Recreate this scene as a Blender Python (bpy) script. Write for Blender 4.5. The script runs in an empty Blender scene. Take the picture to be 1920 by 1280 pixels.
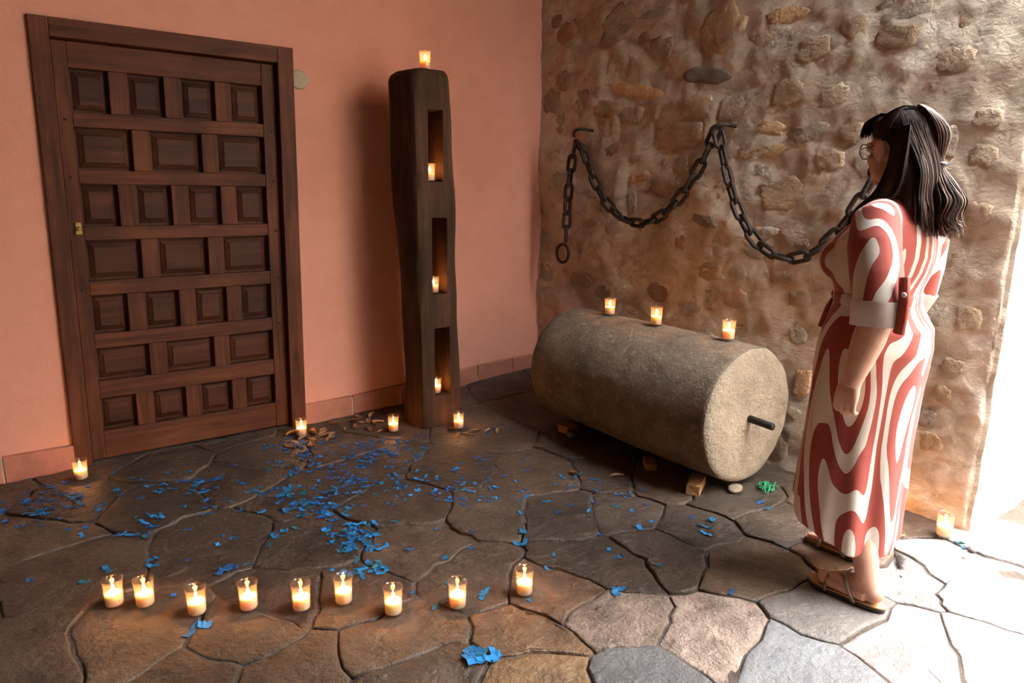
import bpy, bmesh, math, random
import numpy as np
from mathutils import Vector, Matrix, Quaternion
from mathutils import noise as mnoise
from mathutils.bvhtree import BVHTree

random.seed(7)
PI = math.pi
scene = bpy.context.scene
COL = scene.collection

# ------------------------------------------------------------------ camera
FPX, CAM_H = 1280.0, 1.40
YAW, PITCH, ROLL = math.radians(36.3), math.radians(12.3), math.radians(-0.6)
_s, _c = math.sin, math.cos
fwd = Vector((_s(YAW) * _c(PITCH), _c(YAW) * _c(PITCH), -_s(PITCH)))
rgt = Vector((_c(YAW), -_s(YAW), 0))
dwn = fwd.cross(rgt)
rg2 = rgt * _c(ROLL) + dwn * _s(ROLL)
dw2 = rgt * -_s(ROLL) + dwn * _c(ROLL)
cam_data = bpy.data.cameras.new('camera')
cam = bpy.data.objects.new('camera', cam_data)
COL.objects.link(cam)
cam_data.sensor_width = 36.0
cam_data.lens = 36.0 * FPX / 1920.0
cam_data.clip_start = 0.02
M = Matrix((rg2, -dw2, -fwd)).transposed().to_4x4()
M.translation = (0, 0, CAM_H)
cam.matrix_world = M
scene.camera = cam
CAMP = Vector((0, 0, CAM_H))

# ------------------------------------------------------------------ sky and exposure
world = bpy.data.worlds.new('overcast_sky')
scene.world = world
world.use_nodes = True
bg = world.node_tree.nodes['Background']
bg.inputs['Color'].default_value = (0.90, 0.95, 1.0, 1)
bg.inputs['Strength'].default_value = 54.0
vs = scene.view_settings
vs.view_transform = 'Standard'
vs.look = 'None'
vs.exposure = -0.25
vs.gamma = 1.0
vs.use_curve_mapping = False
CANDLE_W = 7.0          # watts of each candle flame


# ------------------------------------------------------------------ helpers
def ray(px, py):
    return rg2 * ((px - 960) / FPX) + dw2 * ((py - 640) / FPX) + fwd


def on_floor(px, py, z=0.0):
    v = ray(px, py)
    return CAMP + v * ((z - CAM_H) / v.z)


def on_wall_x(px, py, X):
    v = ray(px, py)
    return CAMP + v * (X / v.x)


def nz(x, y, z=0.0):
    return mnoise.noise(Vector((x, y, z)))


def sstep(t):
    t = max(0.0, min(1.0, t))
    return t * t * (3 - 2 * t)


def tag(o, label=None, cat=None, group=None, kind=None):
    if label: o['label'] = label
    if cat: o['category'] = cat
    if group: o['group'] = group
    if kind: o['kind'] = kind
    return o


def link(o, parent=None):
    COL.objects.link(o)
    if parent is not None:
        o.parent = parent
    return o


def empty(name, loc=(0, 0, 0), parent=None):
    o = bpy.data.objects.new(name, None)
    o.location = loc
    o.empty_display_size = 0.05
    return link(o, parent)


def mesh_obj(name, verts, faces, mat=None, parent=None, smooth=True, loc=None):
    me = bpy.data.meshes.new(name)
    me.from_pydata([tuple(v) for v in verts], [], faces)
    me.update()
    if smooth:
        me.polygons.foreach_set('use_smooth', [True] * len(me.polygons))
    o = bpy.data.objects.new(name, me)
    if mat: me.materials.append(mat)
    if loc is not None: o.location = loc
    return link(o, parent)


class MB:
    """collects shapes into one mesh"""
    def __init__(self):
        self.v, self.f = [], []

    def add(self, verts, faces):
        n = len(self.v)
        self.v += [Vector(p) for p in verts]
        self.f += [tuple(i + n for i in f) for f in faces]
        return self

    def box(self, x0, x1, y0, y1, z0, z1):
        v = [(x, y, z) for x in (x0, x1) for y in (y0, y1) for z in (z0, z1)]
        return self.add(v, [(0, 1, 3, 2), (4, 6, 7, 5), (0, 4, 5, 1), (2, 3, 7, 6), (0, 2, 6, 4), (1, 5, 7, 3)])

    def rings(self, rings, cap0=True, cap1=True):
        n = len(rings[0])
        v = [p for r in rings for p in r]
        f = []
        for i in range(len(rings) - 1):
            for j in range(n):
                k = (j + 1) % n
                f.append((i * n + j, i * n + k, (i + 1) * n + k, (i + 1) * n + j))
        if cap0: f.append(tuple(range(n - 1, -1, -1)))
        if cap1: f.append(tuple((len(rings) - 1) * n + j for j in range(n)))
        return self.add(v, f)

    def lathe(self, prof, n=20, org=(0, 0, 0), cap0=True, cap1=True):
        o = Vector(org)
        rs = [[o + Vector((r * _c(2 * PI * j / n), r * _s(2 * PI * j / n), z)) for j in range(n)] for r, z in prof]
        return self.rings(rs, cap0, cap1)

    def tube(self, pts, rad, n=8, closed=False):
        pts = [Vector(p) for p in pts]
        m = len(pts)
        if not hasattr(rad, '__len__'): rad = [rad] * m
        rs = []
        up = None
        for i, p in enumerate(pts):
            if closed:
                t = (pts[(i + 1) % m] - pts[i - 1]).normalized()
            else:
                t = (pts[min(i + 1, m - 1)] - pts[max(i - 1, 0)]).normalized()
            if up is None:
                a = Vector((0, 0, 1)) if abs(t.z) < .9 else Vector((1, 0, 0))
                up = (a - t * a.dot(t)).normalized()
            else:
                up = (up - t * up.dot(t)).normalized()
            s = t.cross(up)
            rs.append([p + (up * _c(2 * PI * j / n) + s * _s(2 * PI * j / n)) * rad[i] for j in range(n)])
        if closed:
            rs.append(rs[0])
            return self.rings(rs, False, False)
        return self.rings(rs)

    def ell(self, c, r, n=14, m=9, rot=None):
        c = Vector(c)
        rs = []
        for i in range(1, m):
            a = PI * i / m
            ring = []
            for j in range(n):
                b = 2 * PI * j / n
                p = Vector((r[0] * _s(a) * _c(b), r[1] * _s(a) * _s(b), -r[2] * _c(a)))
                if rot is not None: p = rot @ p
                ring.append(c + p)
            rs.append(ring)
        return self.rings(rs)

    def build(self, name, mat=None, parent=None, smooth=True, bevel=0.0, loc=None):
        o = mesh_obj(name, self.v, self.f, mat, parent, smooth, loc)
        if bevel:
            b = o.modifiers.new('bevel', 'BEVEL')
            b.width = bevel
            b.segments = 2
            b.limit_method = 'ANGLE'
            if smooth:
                b.harden_normals = False
        return o


# ------------------------------------------------------------------ materials
class NT:
    def __init__(self, name):
        self.m = bpy.data.materials.new(name)
        self.m.use_nodes = True
        self.t = self.m.node_tree
        self.b = self.t.nodes['Principled BSDF']
        self.out = self.t.nodes['Material Output']

    def n(self, typ, **kw):
        nd = self.t.nodes.new(typ)
        for k, v in kw.items():
            if k.startswith('i_'):
                nd.inputs[k[2:].replace('_', ' ')].default_value = v
            else:
                setattr(nd, k, v)
        return nd

    def l(self, a, b):
        self.t.links.new(a, b)

    def coord(self, which='Object', scale=(1, 1, 1), rot=(0, 0, 0)):
        tc = self.n('ShaderNodeTexCoord')
        mp = self.n('ShaderNodeMapping')
        mp.inputs['Scale'].default_value = scale
        mp.inputs['Rotation'].default_value = rot
        self.l(tc.outputs[which], mp.inputs['Vector'])
        return mp.outputs['Vector']

    def world_coord(self, scale=(1, 1, 1), rot=(0, 0, 0)):
        g = self.n('ShaderNodeNewGeometry')
        mp = self.n('ShaderNodeMapping')
        mp.inputs['Scale'].default_value = scale
        mp.inputs['Rotation'].default_value = rot
        self.l(g.outputs['Position'], mp.inputs['Vector'])
        return mp.outputs['Vector']

    def noise(self, vec, scale=5, detail=4, rough=.55, dist=0):
        nd = self.n('ShaderNodeTexNoise')
        nd.inputs['Scale'].default_value = scale
        nd.inputs['Detail'].default_value = detail
        nd.inputs['Roughness'].default_value = rough
        nd.inputs['Distortion'].default_value = dist
        if vec is not None: self.l(vec, nd.inputs['Vector'])
        return nd.outputs['Fac']

    def ramp(self, fac, stops, interp='LINEAR'):
        r = self.n('ShaderNodeValToRGB')
        cr = r.color_ramp
        cr.interpolation = interp
        while len(cr.elements) < len(stops): cr.elements.new(0.5)
        for e, (p, c) in zip(cr.elements, stops):
            e.position = p
            e.color = (c[0], c[1], c[2], 1) if hasattr(c, '__len__') else (c, c, c, 1)
        self.l(fac, r.inputs['Fac'])
        return r.outputs['Color']

    def mix(self, fac, a, b, mode='MIX'):
        m = self.n('ShaderNodeMix', data_type='RGBA', blend_type=mode)
        for s, v in ((m.inputs['Factor'], fac), (m.inputs['A'], a), (m.inputs['B'], b)):
            pass
        ins = [i for i in m.inputs if i.enabled]
        fi = m.inputs[0]
        ai, bi = m.inputs[6], m.inputs[7]
        for s, v in ((fi, fac), (ai, a), (bi, b)):
            if hasattr(v, 'default_value') or hasattr(v, 'is_linked'):
                self.l(v, s)
            elif hasattr(v, '__len__'):
                s.default_value = (v[0], v[1], v[2], 1)
            else:
                s.default_value = v
        return m.outputs[2]

    def math(self, op, a, b=None, c=None):
        m = self.n('ShaderNodeMath', operation=op)
        for i, v in enumerate((a, b, c)):
            if v is None: continue
            if hasattr(v, 'is_linked'): self.l(v, m.inputs[i])
            else: m.inputs[i].default_value = v
        return m.outputs[0]

    def bump(self, h, strength=.3, dist=.01):
        b = self.n('ShaderNodeBump')
        b.inputs['Strength'].default_value = strength
        b.inputs['Distance'].default_value = dist
        self.l(h, b.inputs['Height'])
        self.l(b.outputs['Normal'], self.b.inputs['Normal'])
        return b

    def col(self, v):
        if hasattr(v, 'is_linked'): self.l(v, self.b.inputs['Base Color'])
        else: self.b.inputs['Base Color'].default_value = (*v, 1)
        return self

    def rough(self, v):
        if hasattr(v, 'is_linked'): self.l(v, self.b.inputs['Roughness'])
        else: self.b.inputs['Roughness'].default_value = v
        return self


def plain(name, col, rough=.6, metal=0.0, var=.12, scale=30):
    t = NT(name)
    v = t.coord()
    f = t.noise(v, scale, 3)
    t.col(t.mix(t.ramp(f, [(.3, 1 - var), (.7, 1 + var)]), (0, 0, 0), col, 'MIX') if False else
          t.mix(1.0, col, t.ramp(f, [(.3, 1 - var), (.7, 1.0)]), 'MULTIPLY'))
    t.rough(rough)
    t.b.inputs['Metallic'].default_value = metal
    return t.m


def mat_pink():
    t = NT('pink_limewash_plaster')
    v = t.world_coord()
    f = t.noise(v, 1.1, 5, .6)
    c = t.ramp(f, [(.3, (.60, .262, .182)), (.55, (.68, .305, .215)), (.75, (.73, .34, .245))])
    f2 = t.noise(v, 9, 4)
    c = t.mix(t.ramp(f2, [(.35, 0.10), (.6, 0.0)]), c, (.48, .19, .12))
    t.col(c).rough(.85)
    t.bump(t.math('ADD', t.noise(v, 5, 4), t.math('MULTIPLY', t.noise(v, 60, 3), .25)), .35, .02)
    return t.m


def mat_rubble():
    t = NT('rough_lime_mortar')
    v = t.world_coord((1, 1, 1.3))
    f = t.noise(v, 2.2, 6, .6, .6)
    c = t.ramp(f, [(.28, (.35, .26, .18)), (.45, (.50, .395, .29)), (.6, (.60, .495, .38)), (.78, (.66, .56, .44))])
    f2 = t.noise(v, 8, 5, .65, .8)
    c = t.mix(t.ramp(f2, [(.40, .5), (.54, 0.0)]), c, (.27, .19, .135))
    f3 = t.noise(v, 3.4, 3, .5, 1.0)
    c = t.mix(t.ramp(f3, [(.60, 0.0), (.72, .5)]), c, (.50, .30, .16))
    t.col(c).rough(.92)
    h = t.math('ADD', t.noise(v, 14, 6, .65, .5), t.math('MULTIPLY', t.noise(v, 60, 4), .3))
    t.bump(h, .5, .025)
    return t.m


def mat_stone(name, lo, hi, scale=9, bump=.6, rough=.8, tint=True, spots=None):
    t = NT(name)
    v = t.world_coord()
    f = t.noise(v, scale, 6, .62, .4)
    c = t.ramp(f, [(.3, lo), (.7, hi)])
    if spots:
        f2 = t.noise(v, scale * 5, 3, .5)
        c = t.mix(t.ramp(f2, [(.60, 0.0), (.68, spots[1])]), c, spots[0])
    if tint:
        oi = t.n('ShaderNodeObjectInfo')
        c = t.mix(1.0, c, oi.outputs['Color'], 'MULTIPLY')
    t.col(c).rough(rough)
    t.bump(t.math('ADD', t.noise(v, scale * 2, 6, .65), t.math('MULTIPLY', t.noise(v, scale * 10, 4), .3)), bump, .03)
    return t.m


def mat_wood(name, dark, mid, lite, grain_axis='z', scale=1.0, rough=.5):
    t = NT(name)
    sc = {'z': (22, 22, 1.3), 'x': (1.3, 22, 22)}[grain_axis]
    v = t.world_coord(tuple(q * scale for q in sc))
    f = t.noise(v, 1.0, 6, .65, .6)
    c = t.ramp(f, [(.28, dark), (.5, mid), (.74, lite)])
    v2 = t.world_coord()
    c = t.mix(t.ramp(t.noise(v2, 3.0, 4), [(.35, .55), (.65, 0.0)]), c, dark)
    t.col(c).rough(rough)
    t.b.inputs['Specular IOR Level'].default_value = .22
    t.bump(f, .35, .006)
    return t.m


MAT = {}
MAT['pink'] = mat_pink()
MAT['rubble'] = mat_rubble()
MAT['wallstone'] = mat_stone('wall_stone', (.31, .235, .165), (.56, .45, .335), 7, .9, .92)
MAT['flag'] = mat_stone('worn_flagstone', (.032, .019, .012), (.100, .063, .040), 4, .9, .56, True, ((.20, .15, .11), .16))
MAT['daylitflag'] = mat_stone('daylit_pale_flagstone', (.26, .235, .22), (.44, .40, .375), 5, .7, .6, True, ((.20, .18, .17), .25))  # pale paving with daylight brightness mixed into its colour
MAT['roughflag'] = mat_stone('pitted_flagstone', (.12, .082, .062), (.44, .345, .28), 9, 1.0, .65, True, ((.55, .47, .41), .25))
MAT['joint'] = mat_stone('earth_and_mortar_joint', (.035, .023, .016), (.12, .088, .066), 6, .8, .9, False)
MAT['roller'] = mat_stone('granular_roller_stone', (.10, .068, .045), (.205, .148, .10), 7, .75, .85, False, ((.38, .29, .21), .4))
MAT['rollerend'] = mat_stone('pale_cut_stone', (.20, .148, .096), (.33, .255, .178), 8, .75, .85, False, ((.24, .18, .12), .45))
MAT['tile'] = mat_stone('terracotta_tile', (.34, .125, .08), (.50, .20, .13), 6, .2, .6, True)
MAT['beams'] = mat_wood('dark_ceiling_boards', (.03, .016, .009), (.075, .042, .024), (.13, .075, .045), 'x', .3, .8)
MAT['plaster'] = mat_stone('grey_ceiling_plaster', (.55, .47, .38), (.68, .60, .50), 2, .3, .9, False)
MAT['door'] = mat_wood('dark_stained_door_wood', (.032, .010, .005), (.108, .032, .014), (.19, .060, .027), 'z', 1, .62)
MAT['doorx'] = mat_wood('dark_stained_rail_wood', (.032, .010, .005), (.108, .032, .014), (.19, .060, .027), 'x', 1, .62)
MAT['doorpanel'] = mat_wood('recess_shaded_panel_wood', (.022, .007, .004), (.066, .019, .009), (.115, .036, .018), 'x', .8, .58)  # stained wood, darkened in colour to deepen the recess shade
MAT['post'] = mat_wood('old_hewn_beam_wood', (.020, .009, .005), (.060, .026, .013), (.115, .054, .028), 'z', .8, .8)
MAT['chock'] = mat_wood('raw_pine_chock', (.20, .10, .04), (.36, .20, .09), (.48, .29, .14), 'x', 1, .6)
MAT['iron'] = plain('rusted_iron', (.045, .026, .019), .6, .35, .5, 40)
MAT['ironbar'] = plain('dark_iron_bar', (.022, .018, .016), .45, .5, .4, 30)
MAT['brass'] = plain('tarnished_brass', (.35, .24, .09), .4, .8)
MAT['beige'] = plain('beige_cover', (.42, .33, .22), .7)
MAT['leaf'] = plain('dry_leaf', (.36, .18, .075), .7, 0, .5, 12)
MAT['pebble'] = plain('grey_pebble', (.15, .13, .12), .7, 0, .4, 40)
MAT['skin'] = None
MAT['blue'] = [plain('blue_tissue_a', (.004, .085, .28), .7), plain('blue_tissue_b', (.005, .12, .29), .7),
               plain('teal_tissue', (.006, .10, .155), .7), plain('bright_blue_tissue', (.010, .19, .48), .7)]
MAT['green'] = plain('green_string', (.02, .26, .10), .7)


def mat_glass():
    t = NT('candle_glass')
    t.t.nodes.remove(t.b)
    tr = t.n('ShaderNodeBsdfTransparent')
    tr.inputs['Color'].default_value = (.97, .96, .95, 1)
    gl = t.n('ShaderNodeBsdfGlossy')
    gl.inputs['Roughness'].default_value = .04
    lw = t.n('ShaderNodeLayerWeight')
    lw.inputs['Blend'].default_value = .5
    fa = t.math('ADD', t.math('MULTIPLY', t.math('POWER', lw.outputs['Facing'], 3.0), .55), .05)
    tl_ = t.n('ShaderNodeBsdfTranslucent')
    tl_.inputs['Color'].default_value = (.9, .85, .8, 1)
    m0 = t.n('ShaderNodeMixShader')
    m0.inputs[0].default_value = .06
    t.l(tr.outputs[0], m0.inputs[1])
    t.l(tl_.outputs[0], m0.inputs[2])
    mx = t.n('ShaderNodeMixShader')
    t.l(fa, mx.inputs[0])
    t.l(m0.outputs[0], mx.inputs[1])
    t.l(gl.outputs[0], mx.inputs[2])
    t.l(mx.outputs[0], t.out.inputs['Surface'])
    return t.m


def mat_wax():
    t = NT('candle_wax')
    t.col((.96, .76, .54)).rough(.5)
    t.b.inputs['Subsurface Weight'].default_value = 1.0
    t.b.inputs['Subsurface Radius'].default_value = (1.0, .75, .5)
    t.b.inputs['Subsurface Scale'].default_value = .03
    return t.m


def mat_flame():
    t = NT('candle_flame')
    t.b.inputs['Base Color'].default_value = (1, .8, .4, 1)
    t.b.inputs['Emission Color'].default_value = (1.0, .62, .22, 1)
    t.b.inputs['Emission Strength'].default_value = 28.0
    return t.m


MAT['glass'], MAT['wax'], MAT['flame'] = mat_glass(), mat_wax(), mat_flame()

# ------------------------------------------------------------------ setting
YP, XS, YE = 3.985, 3.14, 0.985       # pink wall, stone wall, end of the stone wall
CEIL = 3.15


def zf(x, y):
    return 0.10 * sstep((x - 1.6) / 1.5) * sstep((y - 2.9) / 1.1) + 0.010 * nz(x * 1.3, y * 1.3, 4.2) - 0.004


# floor slab (joints) and flagstones
vs_, fs_ = [], []
NXF, NYF = 74, 60
for j in range(NYF + 1):
    for i in range(NXF + 1):
        x = -3.0 + 10.0 * i / NXF
        y = -3.6 + 7.9 * j / NYF
        vs_.append((x, y, zf(x, y) - .009 + .006 * nz(x * 6, y * 6, 1)))
for j in range(NYF):
    for i in range(NXF):
        a = j * (NXF + 1) + i
        fs_.append((a, a + 1, a + NXF + 2, a + NXF + 1))
floor = tag(mesh_obj('floor', vs_, fs_, MAT['joint']), 'worn flagstone floor with earth filled joints', None, None, 'structure')

SEEDS = [(60, 1235), (235, 1190), (330, 1270), (460, 1190), (385, 1030), (150, 1060), (60, 1000), (545, 1120), (560, 1255), (740, 1205),
         (650, 1115), (590, 1015), (790, 1020), (900, 1085), (1045, 1110), (1000, 1190), (780, 1275), (1120, 1050), (1230, 1025),
         (1150, 1160), (1345, 1185), (1200, 1275), (1010, 1275), (1420, 1060), (1560, 1140), (1500, 1245), (1700, 1210), (1870, 1120),
         (1800, 1060), (1690, 1075), (1900, 1250), (1590, 1030), (1480, 985), (1370, 930), (1290, 985), (1180, 965), (1050, 960), (920, 955),
         (740, 945), (600, 920), (430, 895), (290, 940), (150, 940), (700, 870), (850, 880), (1000, 890), (1150, 895), (900, 805), (1010, 770),
         (330, 870), (640, 840), (500, 850), (1250, 900), (1640, 960), (1580, 930), (1890, 1010), (1880, 950)]
pts = [on_floor(*q).to_2d() for q in SEEDS]
tries = 0
while tries < 6000:
    tries += 1
    p = Vector((random.uniform(-2.9, 6.8), random.uniform(-3.4, 4.1)))
    if all((p - q).length > (.42 if p.y > 0 else .55) for q in pts):
        pts.append(p)


def vcell(i, lo, hi):
    P = pts[i]
    poly = [Vector((lo[0], lo[1])), Vector((hi[0], lo[1])), Vector((hi[0], hi[1])), Vector((lo[0], hi[1]))]
    for j, Q in enumerate(pts):
        if j == i or (Q - P).length > 2.2: continue
        mid = (P + Q) / 2
        n = (Q - P)
        new = []
        for k in range(len(poly)):
            a, b = poly[k], poly[(k + 1) % len(poly)]
            da, db = (a - mid).dot(n), (b - mid).dot(n)
            if da <= 0: new.append(a)
            if da * db < 0: new.append(a + (b - a) * (da / (da - db)))
        poly = new
        if len(poly) < 3: return None
    return poly


def warp(p):
    return Vector((p.x + .070 * nz(p.x * 3.1, p.y * 3.1, 7) + .022 * nz(p.x * 14, p.y * 14, 3),
                   p.y + .070 * nz(p.x * 3.1, p.y * 3.1, 17) + .022 * nz(p.x * 14, p.y * 14, 9)))


fl_tris_v, fl_tris_f = [], []
ROUGH = {19, 20}
DAYLIT = {21, 24, 25, 26, 27, 28, 29, 30, 55, 56}  # stones by the opening, lightened in colour as if daylit
TINT = {26: (.74, .58, .56), 25: (.40, .42, .45), 24: (.34, .31, .28), 29: (.50, .49, .48), 21: (.26, .265, .275), 27: (.70, .69, .68), 28: (.66, .65, .64), 30: (.72, .71, .70),  # own stone tints plus painted daylight, brighter towards the opening
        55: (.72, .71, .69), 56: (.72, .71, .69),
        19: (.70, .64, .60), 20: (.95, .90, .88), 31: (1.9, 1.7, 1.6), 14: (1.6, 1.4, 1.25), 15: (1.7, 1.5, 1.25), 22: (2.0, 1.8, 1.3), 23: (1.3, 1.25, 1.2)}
for i, P in enumerate(pts):
    poly = vcell(i, (-3.0, -3.55), (6.95, YP - .005))
    if not poly: continue
    if P.y > YE and P.x > XS + .1: continue
    out = []
    for k in range(len(poly)):
        a, b = poly[k], poly[(k + 1) % len(poly)]
        m = max(1, int((b - a).length / .05))
        for q in range(m): out.append(a + (b - a) * (q / m))
    out = [warp(p) for p in out]
    c = sum(out, Vector((0, 0))) / len(out)
    gap = random.uniform(.003, .009)
    rad = sum((p - c).length for p in out) / len(out)
    dz, tx, ty = random.uniform(-.004, .005), random.uniform(-.016, .016), random.uniform(-.016, .016)
    amp = .008 if i in ROUGH else .0065

    def top(p, k=1.0):
        d = p - c
        return zf(p.x, p.y) + dz + tx * d.x + ty * d.y + amp * nz(p.x * 9, p.y * 9, 2) * k + amp * .6 * nz(p.x * 25, p.y * 25, 5) * k

    levels = [(gap, -.045), (gap, -.0045), (gap + .003, -.0012), (gap + .009, 0.0)]
    rings_ = []
    for ins, z in levels:
        ring = []
        for p in out:
            d = c - p
            q = p + d * min(.9, ins / max(.05, d.length))
            q.x = min(q.x, 99)
            ring.append(Vector((q.x, q.y, top(q) + z)))
        rings_.append(ring)
    for s in (.86, .72, .56, .40, .24, .12):
        ring = []
        for p in out:
            q = c + (p - c) * s
            ring.append(Vector((q.x, q.y, top(q))))
        rings_.append(ring)
    mb = MB()
    mb.rings(rings_, False, True)
    pale = i in DAYLIT or (i >= len(SEEDS) and P.x > 2.45 and P.y < YE)
    o = mb.build('flagstone', MAT['roughflag'] if i in ROUGH else MAT['daylitflag'] if pale else MAT['flag'], floor)
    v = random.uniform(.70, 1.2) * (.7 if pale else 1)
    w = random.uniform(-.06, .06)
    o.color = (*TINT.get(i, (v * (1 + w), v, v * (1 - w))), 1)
    n0 = len(fl_tris_v)
    fl_tris_v += mb.v
    fl_tris_f += [tuple(k + n0 for k in f) for f in mb.f]
n0 = len(fl_tris_v)
fl_tris_v += [Vector(p) for p in vs_]
fl_tris_f += [tuple(k + n0 for k in f) for f in fs_]
FBVH = BVHTree.FromPolygons(fl_tris_v, fl_tris_f)


def gz(x, y, r=0.0):
    zs = []
    for dx, dy in ((0, 0), (r, 0), (-r, 0), (0, r), (0, -r)):
        h = FBVH.ray_cast(Vector((x + dx, y + dy, .6)), Vector((0, 0, -1)))
        if h[0] is not None: zs.append(h[0].z)
        if r == 0: break
    return max(zs) if zs else 0.0


# pink wall with the door opening (door slightly out of plumb)
def dskew(x, z):
    return x - (2.165 - z) * .020


DX0, DX1, DTOP = .188, 1.388, 2.165


def wall_grid(name, xs, zs, y, hole, mat):
    v, f = [], []
    idx = {}
    for j, z in enumerate(zs):
        for i, x in enumerate(xs):
            xx = dskew(x, z) if 0 < i < len(xs) - 1 else x
            idx[i, j] = len(v)
            v.append((xx, y + .006 * nz(xx * 1.4, z * 1.4, 3) * (0 if hole(x, z) else 1), z))
    for j in range(len(zs) - 1):
        for i in range(len(xs) - 1):
            if hole((xs[i] + xs[i + 1]) / 2, (zs[j] + zs[j + 1]) / 2): continue
            f.append((idx[i, j], idx[i + 1, j], idx[i + 1, j + 1], idx[i, j + 1]))
    return mesh_obj(name, v, f, mat)


xs = [-3.0 + (DX0 + 3.0) * k / 16 for k in range(17)] + [DX0 + (DX1 - DX0) * k / 8 for k in range(1, 9)] + [DX1 + (XS + .35 - DX1) * k / 14 for k in range(1, 15)]
zs = [-.06 + (DTOP + .06) * k / 14 for k in range(15)] + [DTOP + (CEIL - DTOP) * k / 6 for k in range(1, 7)]
wall_back = wall_grid('wall_back', xs, zs, YP, lambda x, z: DX0 - .001 < x < DX1 + .001 and z < DTOP + .001, MAT['pink'])
tag(wall_back, 'smooth salmon pink plaster wall', None, None, 'structure')

# baseboard of terracotta tiles
bb = tag(empty('baseboard_back', (0, 0, 0)), 'low terracotta tile skirting along the pink wall', None, None, 'structure')


def tile(x0, x1):
    mb = MB()
    h = lambda x: .116 + .085 * sstep((x - 1.4) / 1.7)
    y0, y1 = YP - .022, YP + .012
    a, b = x0 + .004, x1 - .004
    v = [(a, y0, gz(a, YP - .06) - .03), (b, y0, gz(b, YP - .06) - .03), (b, y0, h(b)), (a, y0, h(a)),
         (a, y1, gz(a, YP - .06) - .03), (b, y1, gz(b, YP - .06) - .03), (b, y1, h(b) + .006), (a, y1, h(a) + .006)]
    mb.add(v, [(0, 1, 2, 3), (5, 4, 7, 6), (3, 2, 6, 7), (0, 4, 5, 1), (1, 5, 6, 2), (4, 0, 3, 7)])
    o = mb.build('tile', MAT['tile'], bb, False, .003)
    s = random.uniform(.85, 1.1)
    o.color = (s, s * random.uniform(.93, 1.05), s, 1)


x = .150
while x > -2.9:
    tile(x - .30, x)
    x -= .30
for x0, x1 in ((1.345, 1.655), (1.655, 1.99), (1.99, 2.30), (2.30, 2.61), (2.61, 2.92), (2.92, 3.13)):
    tile(x0, x1)
# grout bed behind the tiles
g = MB().box(-2.95, .150, YP - .015, YP + .01, -.05, .112).box(1.345, 3.12, YP - .015, YP + .01, -.05, .112)
g.build('grout', MAT['plaster'], bb, False)

# stone wall: plan profile from the corner along Y, round the end and off along X
prof = []
yy = YP + .12
while yy > YE + .06:
    prof.append((XS, yy, -1, 0))
    yy -= .025
for k in range(9):
    a = PI + PI / 2 * k / 8
    prof.append((XS + .05 + .05 * _c(a), YE + .05 + .05 * _s(a), _c(a), _s(a)))
xx = XS + .07
while xx < 6.9:
    prof.append((xx, YE, 0, -1))
    xx += .05 if xx < 4 else .3


def relief(u, z):
    return (-.022 + .030 * nz(u * 2.1, z * 2.1, 11) + .018 * nz(u * 6, z * 7, 21) + .009 * nz(u * 15, z * 17, 31) + .004 * nz(u * 38, z * 38, 41))


NZW = 124
WH0 = -.06
v_, f_ = [], []
for k, (px, py, nx, ny) in enumerate(prof):
    u = px - py
    for j in range(NZW + 1):
        z = WH0 + (CEIL + 1.4 - WH0) * j / NZW if False else WH0 + (CEIL + .05 - WH0) * j / NZW
        d = relief(u, z) * (1.0 if ny > -.9 else .45)
        v_.append((px + nx * d, py + ny * d, z))
for k in range(len(prof) - 1):
    for j in range(NZW):
        a = k * (NZW + 1) + j
        f_.append((a, a + 1, a + NZW + 2, a + NZW + 1))
wall_right = tag(mesh_obj('wall_right', v_, f_, MAT['rubble']), 'rough rubble stone wall in lime mortar', None, None, 'structure')


def wall_stone(u_y, z, w, h, tint, prot=.012, seed=0, n=14):
    """a rubble stone set in the wall_right face: centre (y,z), half sizes w,h"""
    rnd = random.Random(seed)
    ang0 = rnd.uniform(-.25, .25)
    out = []
    for k in range(n):
        a = 2 * PI * k / n
        ca, sa = _c(a), _s(a)
        r = (abs(ca) ** 3.2 + abs(sa) ** 3.2) ** (-1 / 3.2)
        r *= 1 + rnd.uniform(-.24, .10)
        y_, z_ = ca * r * w, sa * r * h
        out.append((y_ * _c(ang0) - z_ * _s(ang0), y_ * _s(ang0) + z_ * _c(ang0)))
    rings_ = []
    for s, d in ((1.06, -.04), (1.0, prot - .010), (.93, prot - .002), (.78, prot), (.45, prot + .001)):
        ring = []
        for (y_, z_) in out:
            Y, Z = u_y + y_ * s, z + z_ * s
            uu = XS - Y
            dd = -.022 + .030 * nz(uu * 2.1, Z * 2.1, 11) + .010 * nz(uu * 6, Z * 7, 21) + d + .005 * nz(Y * 30, Z * 30, seed)
            ring.append(Vector((XS - dd, Y, Z)))
        rings_.append(ring)
    mb = MB().rings(rings_, False, True)
    o = mb.build('stone', MAT['wallstone'], wall_right)
    o.color = (*tint, 1)
    return o


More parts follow.
